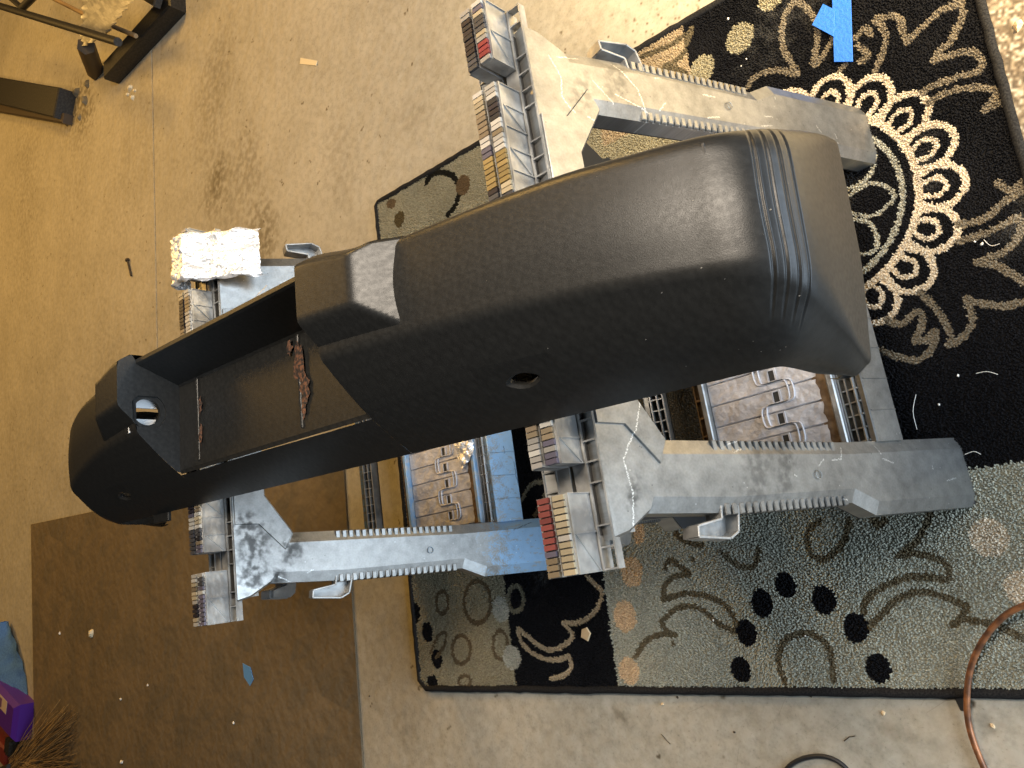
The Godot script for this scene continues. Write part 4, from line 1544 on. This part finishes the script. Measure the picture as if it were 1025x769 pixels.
func make_stand():
	# black steel stand reaching into the far corner
	var root := base("steel_stand", at(60, 60))
	tag(root, "black steel equipment stand with thick feet and a shiny panel on the concrete", "stand")
	var o := root.position
	var sq := func(a: Vector3, b: Vector3, w: float, h: float, called: String, m: Material, ch := 0.006) -> MeshInstance3D:
		var st := mb()
		var d := (b - a).normalized()
		var s := d.cross(Vector3.UP).normalized()
		var up := s.cross(d).normalized()
		var poly := PackedVector2Array([Vector2(-w / 2, 0), Vector2(w / 2, 0), Vector2(w / 2, a.distance_to(b)), Vector2(-w / 2, a.distance_to(b))])
		prism(st, poly, func(p: Vector2, hh: float) -> Vector3: return a - o + s * p.x + d * p.y + up * hh, 0.0, h, ch)
		return build(st, called, m, root)
	var a1 := at(119, 76)
	var b1 := at(186, 4)
	sq.call(a1 + Vector3(0, 0.001, 0), b1 + Vector3(0, 0.001, 0), 0.085, 0.07, "foot_bar", M.black_steel)
	var a2 := at(-30, 86)
	var b2 := at(74, 108)
	sq.call(a2 + Vector3(0, 0.001, 0), b2 + Vector3(0, 0.001, 0), 0.15, 0.085, "foot_bar", M.black_steel)
	sq.call(at(-30, 104) + Vector3(0, 0.001, 0), at(73, 121) + Vector3(0, 0.001, 0), 0.05, 0.05, "side_plate", M.brown_steel)
	var st := mb()
	tube(st, [at(-20, 0, 0.30) - o, at(118, 42, 0.26) - o], 0.017, 10)
	build(st, "rod", M.black_steel, root)
	st = mb()
	tube(st, [at(40, -8, 0.16) - o, at(90, 17, 0.13) - o, at(136, 36, 0.09) - o], 0.010, 8)
	build(st, "rod", M.tan_rod, root)
	st = mb()
	tube(st, [at(22, 8, 0.28) - o, at(36, -6, 0.30) - o], 0.018, 8)
	tube(st, [at(8, -4, 0.28) - o, at(22, 8, 0.28) - o], 0.014, 8)
	build(st, "brace", M.black_steel, root)
	st = mb()
	tube(st, [at(96, 73) - o, at(86, 46, 0.16) - o], 0.04, 6)
	build(st, "post", M.brown_steel, root)
	st = mb()
	sq.call(at(150, -4, 0.09), at(162, 3, 0.09), 0.05, 0.03, "bracket", M.black_steel)
	# ribbed shiny panel
	st = mb()
	var c0 := at(80, 48, 0.17)
	var c1 := at(84, -14, 0.22)
	var c2 := at(144, -14, 0.22)
	var c3 := at(105, 36, 0.17)
	var g := []
	for i in 15:
		var row := []
		for j in 9:
			var p := c0.lerp(c1, i / 14.0).lerp(c3.lerp(c2, i / 14.0), j / 8.0)
			row.append(p - o + Vector3(0, 0.006 * (1 if (i + j) % 2 else -1), 0))
		g.append(row)
	grid(st, g)
	build(st, "shiny_panel", M.silver, root)

func make_corner_clutter():
	# purple tub with a printed label
	var root := base("purple_tub", Vector3(-1.83, 0.0, -4.46))
	tag(root, "purple plastic tub with a printed label, lying beside the hardboard sheet", "tub")
	var st := mb()
	cbox(st, Vector3(-0.10, 0.0, -0.45), Vector3(0.075, 0.085, 0.31), 0.02)
	build(st, "body", M.purple, root)
	st = mb()
	cbox(st, Vector3(-0.005, 0.085, -0.3), Vector3(0.055, 0.0862, 0.2), 0.0005)
	var lb := build(st, "label", M.label, root)
	for k in 6:
		st = mb()
		box(st, Vector3(0.002, 0.0862, -0.2 + k * 0.06), Vector3(0.045 if k % 2 else 0.034, 0.087, -0.17 + k * 0.06))
		build(st, "print", M.label_dark, lb)
	# blue cloth: a bunched peak of denim
	st = mb()
	var c := at(6, 668)
	var n1 := noise(9.0, 161, 3)
	var rows := []
	for i in 24:
		var row := []
		var t := i / 23.0
		for j in 16:
			var r := j / 15.0
			var u := lerpf(lerpf(-40.0, 4.0, pow(t, 1.3)), lerpf(26.0, 10.0, pow(t, 2.0)), r)
			var v := lerpf(704.0, 622.0, t)
			var h := 0.012 + 0.07 * sin(PI * r) * (1.0 - 0.75 * t) + 0.014 * sin(r * 11.0 + t * 3.0)
			var p := at(u, v, 0.01)
			row.append(Vector3(p.x, maxf(0.004, h + 0.012 * n1.get_noise_2d(p.x, p.z)), p.z) - Vector3(c.x, 0, c.z))
		rows.append(row)
	grid(st, rows)
	var cl := build(st, "denim_cloth", M.denim)
	cl.position = Vector3(c.x, 0, c.z)
	tag(cl, "blue denim cloth bunched on the concrete beside the purple tub", "cloth")
	# red box
	st = mb()
	cbox(st, Vector3(-0.045, 0, -0.35), Vector3(0.04, 0.06, 0.10), 0.008)
	var rb := build(st, "red_box", M.red)
	rb.position = at(12, 749)
	tag(rb, "dark red box lying next to the purple tub", "box")
	# broom head
	var br := base("broom", at(12, 775), 0.0)
	tag(br, "straw broom with splayed bristles lying on the floor", "broom")
	var o := br.position
	st = mb()
	for k in 240:
		var t := rng.randf()
		var a := at(8 + 16 * t, 764 + rng.randf_range(-4, 22), 0.05 + 0.02 * rng.randf()) - o
		var e := at(38 + 40 * rng.randf(), 700 + 78 * pow(t, 0.8) + rng.randf_range(-6, 14), 0.012 + 0.03 * rng.randf()) - o
		var c2 := Color(0.42, 0.29, 0.13).lerp(Color(0.16, 0.10, 0.045), rng.randf()) * rng.randf_range(0.6, 1.15)
		tube(st, [a, a.lerp(e, 0.55) + Vector3(0, 0.008, 0), e], 0.0014, 3, false, false, c2)
	tag(build(st, "bristles", M.straw, br), "", "", "", "stuff")
	st = mb()
	tube(st, [at(-40, 790, 0.06) - o, at(12, 770, 0.06) - o], 0.03, 8)
	build(st, "binding", M.black_steel, br)
	st = mb()
	box(st, Vector3(-0.02, 0.0, -0.03), Vector3(0.05, 0.06, 0.03))
	var kn := build(st, "black_block", M.black_steel)
	kn.position = at(20, 748)
	tag(kn, "small black block between the red box and the broom", "block")

func make_debris():
	# blue tape on the rug
	scrap("blue_tape", [[833, -6], [852, -8], [854, 62], [835, 62]], 0.0165, 0.0012, M.tape, "long strip of bright blue masking tape stuck on the rug", "tape", "blue tape scraps")
	scrap("blue_tape", [[824, 4], [836, 10], [835, 37], [813, 25]], 0.0182, 0.0012, M.tape, "short torn piece of blue masking tape beside the longer strip", "tape", "blue tape scraps")
	scrap("blue_tape", [[243, 664], [251, 668], [254, 680], [250, 687], [244, 678]], 0.0068, 0.0012, M.tape_pale, "small pale blue tape scrap on the hardboard sheet", "tape", "blue tape scraps")
	scrap("paper_scrap", [[301, 58], [318, 61], [317, 66], [300, 64]], 0.0006, 0.0015, M.paper, "pale paper scrap on the concrete floor", "paper")
	scrap("wood_chip", [[583, 630], [588, 628], [592, 634], [589, 642], [582, 638]], 0.015, 0.004, M.chip, "tan wood chip on the black stripe of the rug", "wood chip")
	# rusty screw
	var st := mb()
	tube(st, [Vector3(0, 0.006, 0), Vector3(0.0, 0.005, 0.085)], 0.0045, 6)
	tube(st, [Vector3(0, 0.006, -0.006), Vector3(0, 0.006, 0.003)], 0.010, 8)
	var sc := build(st, "screw", M.dark_chip)
	var p := at(129, 261)
	var q := at(132, 275)
	sc.position = p
	sc.rotation.y = atan2((q - p).x, (q - p).z)
	tag(sc, "dark rusty screw lying alone on the concrete floor", "screw")
	bit("cork", 92, 634, 0.006, 0.022, M.paper, "pale round stub on the hardboard sheet", "stub")
	for b in [[60, 634, 0.010], [121, 700, 0.009], [122, 763, 0.012], [234, 724, 0.007], [148, 686, 0.007]]:
		bit("crumb", b[0], b[1], 0.006, b[2], M.white_chip, "tiny pale crumb on the hardboard sheet", "crumb", "crumbs on the hardboard sheet")
	for b in [[678, 698, 0.0035], [812, 697, 0.003], [735, 733, 0.003], [370, 697, 0.004], [663, 705, 0.0045], [884, 714, 0.005], [994, 727, 0.005], [1019, 26, 0.010]]:
		bit("floor_crumb", b[0], b[1], 0.0, b[2], M.chip if b[2] > 0.004 else M.dark_chip, "small bit of debris on the bare concrete", "debris", "bits on the concrete floor")
	for b in [[131, 88, 0.022], [133, 98, 0.018], [128, 95, 0.014], [135, 91, 0.012]]:
		bit("wood_crumb", b[0], b[1], 0.0, b[2], M.paper, "pale crumb in a little heap on the concrete near the steel stand", "crumb", "crumbs by the steel stand")
	for b in [[78, 92, 0.035], [86, 100, 0.03], [72, 112, 0.028], [88, 84, 0.026], [80, 118, 0.022], [68, 124, 0.02]]:
		bit("rubble", b[0], b[1], 0.0, b[2], M.grey_chip, "grey rubble piece at the end of the stand's foot", "rubble", "rubble by the steel stand")
	# lint and pale crumbs on the rug
	for b in [[959, 376, 0.004], [940, 405, 0.004], [983, 244, 0.0055], [976, 242, 0.004], [747, 59, 0.003], [742, 66, 0.003], [729, 19, 0.005], [707, 588, 0.003], [714, 621, 0.004], [806, 637, 0.003]]:
		bit("lint", b[0], b[1], 0.0155, b[2] * 0.65, M.white_chip, "tiny white lint speck on the rug", "lint", "lint on the rug")
	for b in [[[917, 395], [914, 412], [918, 430]], [[977, 374], [988, 372], [999, 375]], [[985, 240], [992, 246], [1001, 244]], [[966, 455], [975, 452], [982, 455]]]:
		st = mb()
		var o := at(b[1][0], b[1][1], 0.0165)
		var path := []
		for k in b: path.append(at(k[0], k[1], 0.0165) - o)
		tube(st, spline(path, 4), 0.0005, 4)
		var th := build(st, "thread", M.white_chip)
		th.position = o
		tag(th, "fine white thread lying on the black part of the rug", "thread", "threads on the rug")
	# foil scrap on the far tray is added with its sawhorse
	# copper tube
	st = mb()
	var cp := []
	for k in [[1060, 596, 0.05], [1026, 606, 0.046], [1004, 618, 0.04], [985, 640, 0.032], [972, 668, 0.024], [968, 700, 0.018], [970, 726, 0.010], [978, 752, 0.008], [992, 784, 0.008]]: cp.append(at(k[0], k[1], k[2]))
	var o2: Vector3 = at(970, 720, 0)
	for k in cp.size(): cp[k] -= o2
	tube(st, spline(cp, 8), 0.005, 10)
	var ct := build(st, "copper_tube", M.copper)
	ct.position = o2
	tag(ct, "bent copper tube arching over the edge of the rug", "tube")
	# black cable
	st = mb()
	cp = []
	o2 = at(820, 757, 0)
	for k in [[770, 800], [786, 772], [800, 761], [820, 757], [838, 762], [852, 776], [860, 800]]: cp.append(at(k[0], k[1], 0.0045) - o2)
	tube(st, spline(cp, 8), 0.0042, 8)
	var cb := build(st, "black_cable", M.cable)
	cb.position = o2
	tag(cb, "loop of thin black cable on the bare concrete", "cable")
	# rubber tab at the rug edge
	scrap("rubber_tab", [[954, 694], [968, 694], [968, 712], [962, 711]], 0.0006, 0.006, M.cable, "black rubber tab sticking out from under the rug edge", "tab")
	for b in [[[845, 742], [850, 738], [856, 737]], [[668, 690], [672, 745], [668, 738]]]:
		if b[0][0] == 668: b = [[662, 735], [668, 742], [671, 745]]
		st = mb()
		var o := at(b[1][0], b[1][1], 0.001)
		var path := []
		for k in b: path.append(at(k[0], k[1], 0.0012) - o)
		tube(st, path, 0.0009, 4)
		var tw := build(st, "twig", M.dark_chip)
		tw.position = o
		tag(tw, "thin dark twig on the bare concrete", "twig", "twigs on the concrete floor")

func make_tray_foil(horse: Node3D):
	var st := mb()
	var y := lf(1.0, 0, 0.57, -0.041).y + 0.006
	var o := at(463, 450, y + 0.004)
	var g := []
	var n1 := noise(40.0, 171, 3)
	var c := [at(452, 425, y), at(474, 425, y), at(476, 455, y), at(464, 472, y)]
	for i in 14:
		var row := []
		for j in 10:
			var p: Vector3 = c[0].lerp(c[3], i / 13.0).lerp(c[1].lerp(c[2], i / 13.0), j / 9.0)
			row.append(p + Vector3(0, 0.007 + absf(n1.get_noise_2d(p.x, p.z)) * 0.016 - (0.004 if i in [0, 13] or j in [0, 9] else 0.0), 0) - o)
		g.append(row)
	grid(st, g)
	var f := build(st, "foil_scrap", M.foil)
	f.position = o
	tag(f, "small crumpled foil scrap lying on the far sawhorse's tray", "foil")

# ----------------------------------------------------------------
func _ready():
	rng.seed = 20240611
	# camera
	var fw := Vector3(0, -sin(PITCH), -cos(PITCH))
	var R := Vector3(1, 0, 0)
	var U := R.cross(fw)
	var R2 := R * cos(ROLL) + U * sin(ROLL)
	var U2 := U * cos(ROLL) - R * sin(ROLL)
	cam_x = -U2
	cam_y = -R2
	cam_f = fw
	var cam := Camera3D.new()
	cam.name = "camera"
	add_child(cam)
	cam.transform = Transform3D(Basis(cam_x, -cam_y, -fw), Vector3(0, CAM_H, 0))
	cam.fov = rad_to_deg(2.0 * atan(384.5 / FOCAL))
	cam.near = 0.02
	cam.far = 60.0
	cam.current = true
	# surroundings: a dim workshop, lit by the open door behind the photographer and warm lamps overhead
	var env := Environment.new()
	env.background_mode = Environment.BG_COLOR
	env.background_color = Color(0.12, 0.112, 0.10)
	env.tonemap_mode = Environment.TONE_MAPPER_LINEAR
	env.tonemap_exposure = 1.0
	env.sdfgi_enabled = true
	env.ssao_enabled = true
	env.ssil_enabled = true
	var we := WorldEnvironment.new()
	we.name = "surroundings"
	we.environment = env
	add_child(we)
	area_light("door_daylight", Vector3(0.8, 1.1, 2.6), Vector3(0.1, 0.7, -1.0), Vector2(4.8, 2.1), Color(0.84, 0.92, 1.0), 26.0)
	# sun that falls through the door on the bare floor, right of the photographer
	var sun := SpotLight3D.new()
	sun.name = "sun_through_door"
	sun.light_color = Color(1.0, 0.88, 0.66)
	sun.light_energy = 300.0
	sun.spot_angle = 19.0
	sun.spot_range = 20.0
	sun.light_size = 0.05
	sun.shadow_enabled = true
	add_child(sun)
	sun.look_at_from_position(Vector3(3.4, 3.4, 2.6), Vector3(2.0, 0.0, 0.35), Vector3.UP)
	area_light("shop_light", Vector3(0.85, 2.5, -0.45), Vector3(0.75, 0.0, -0.6), Vector2(0.8, 0.8), Color(1.0, 0.94, 0.86), 6.8)
	area_light("ceiling_lamp", Vector3(1.1, 2.9, -6.2), Vector3(-0.6, 0.0, -4.2), Vector2(1.6, 1.2), Color(1.0, 0.78, 0.43), 10.5)
	area_light("side_lamp", Vector3(3.0, 2.6, -3.2), Vector3(0.4, 0.0, -2.9), Vector2(0.9, 0.9), Color(1.0, 0.78, 0.40), 9.0)
	make_materials()
	make_floor()
	make_board()
	make_rug()
	# the two sawhorses
	H_TOP = 0.7606
	h_spread = 0.2975
	var far_horse := make_sawhorse(Vector3(-0.13151, 0, -1.45497), 0.33561, "dusky")
	tag(far_horse, "silver-sprayed plastic folding sawhorse with blue paint on its feet and foil on one end", "sawhorse", "sawhorses under the bumper")
	make_foil_sheet(far_horse)
	make_tray_foil(far_horse)
	h_spread = 0.258
	var near_horse := make_sawhorse(Vector3(0.14198, 0, -0.68742), 0.36023, "bright")
	tag(near_horse, "silver-sprayed plastic folding sawhorse with cracked paint standing on the rug", "sawhorse", "sawhorses under the bumper")
	make_bumper()
	make_stand()
	make_corner_clutter()
	make_debris()

func area_light(called: String, where: Vector3, target: Vector3, size: Vector2, c: Color, energy: float):
	var l := AreaLight3D.new()
	l.name = called
	l.area_size = size
	l.light_color = c
	l.light_energy = energy
	l.shadow_enabled = true
	add_child(l)
	var d := (target - where).normalized()
	l.look_at_from_position(where, target, Vector3.UP if absf(d.y) < 0.95 else Vector3.BACK)
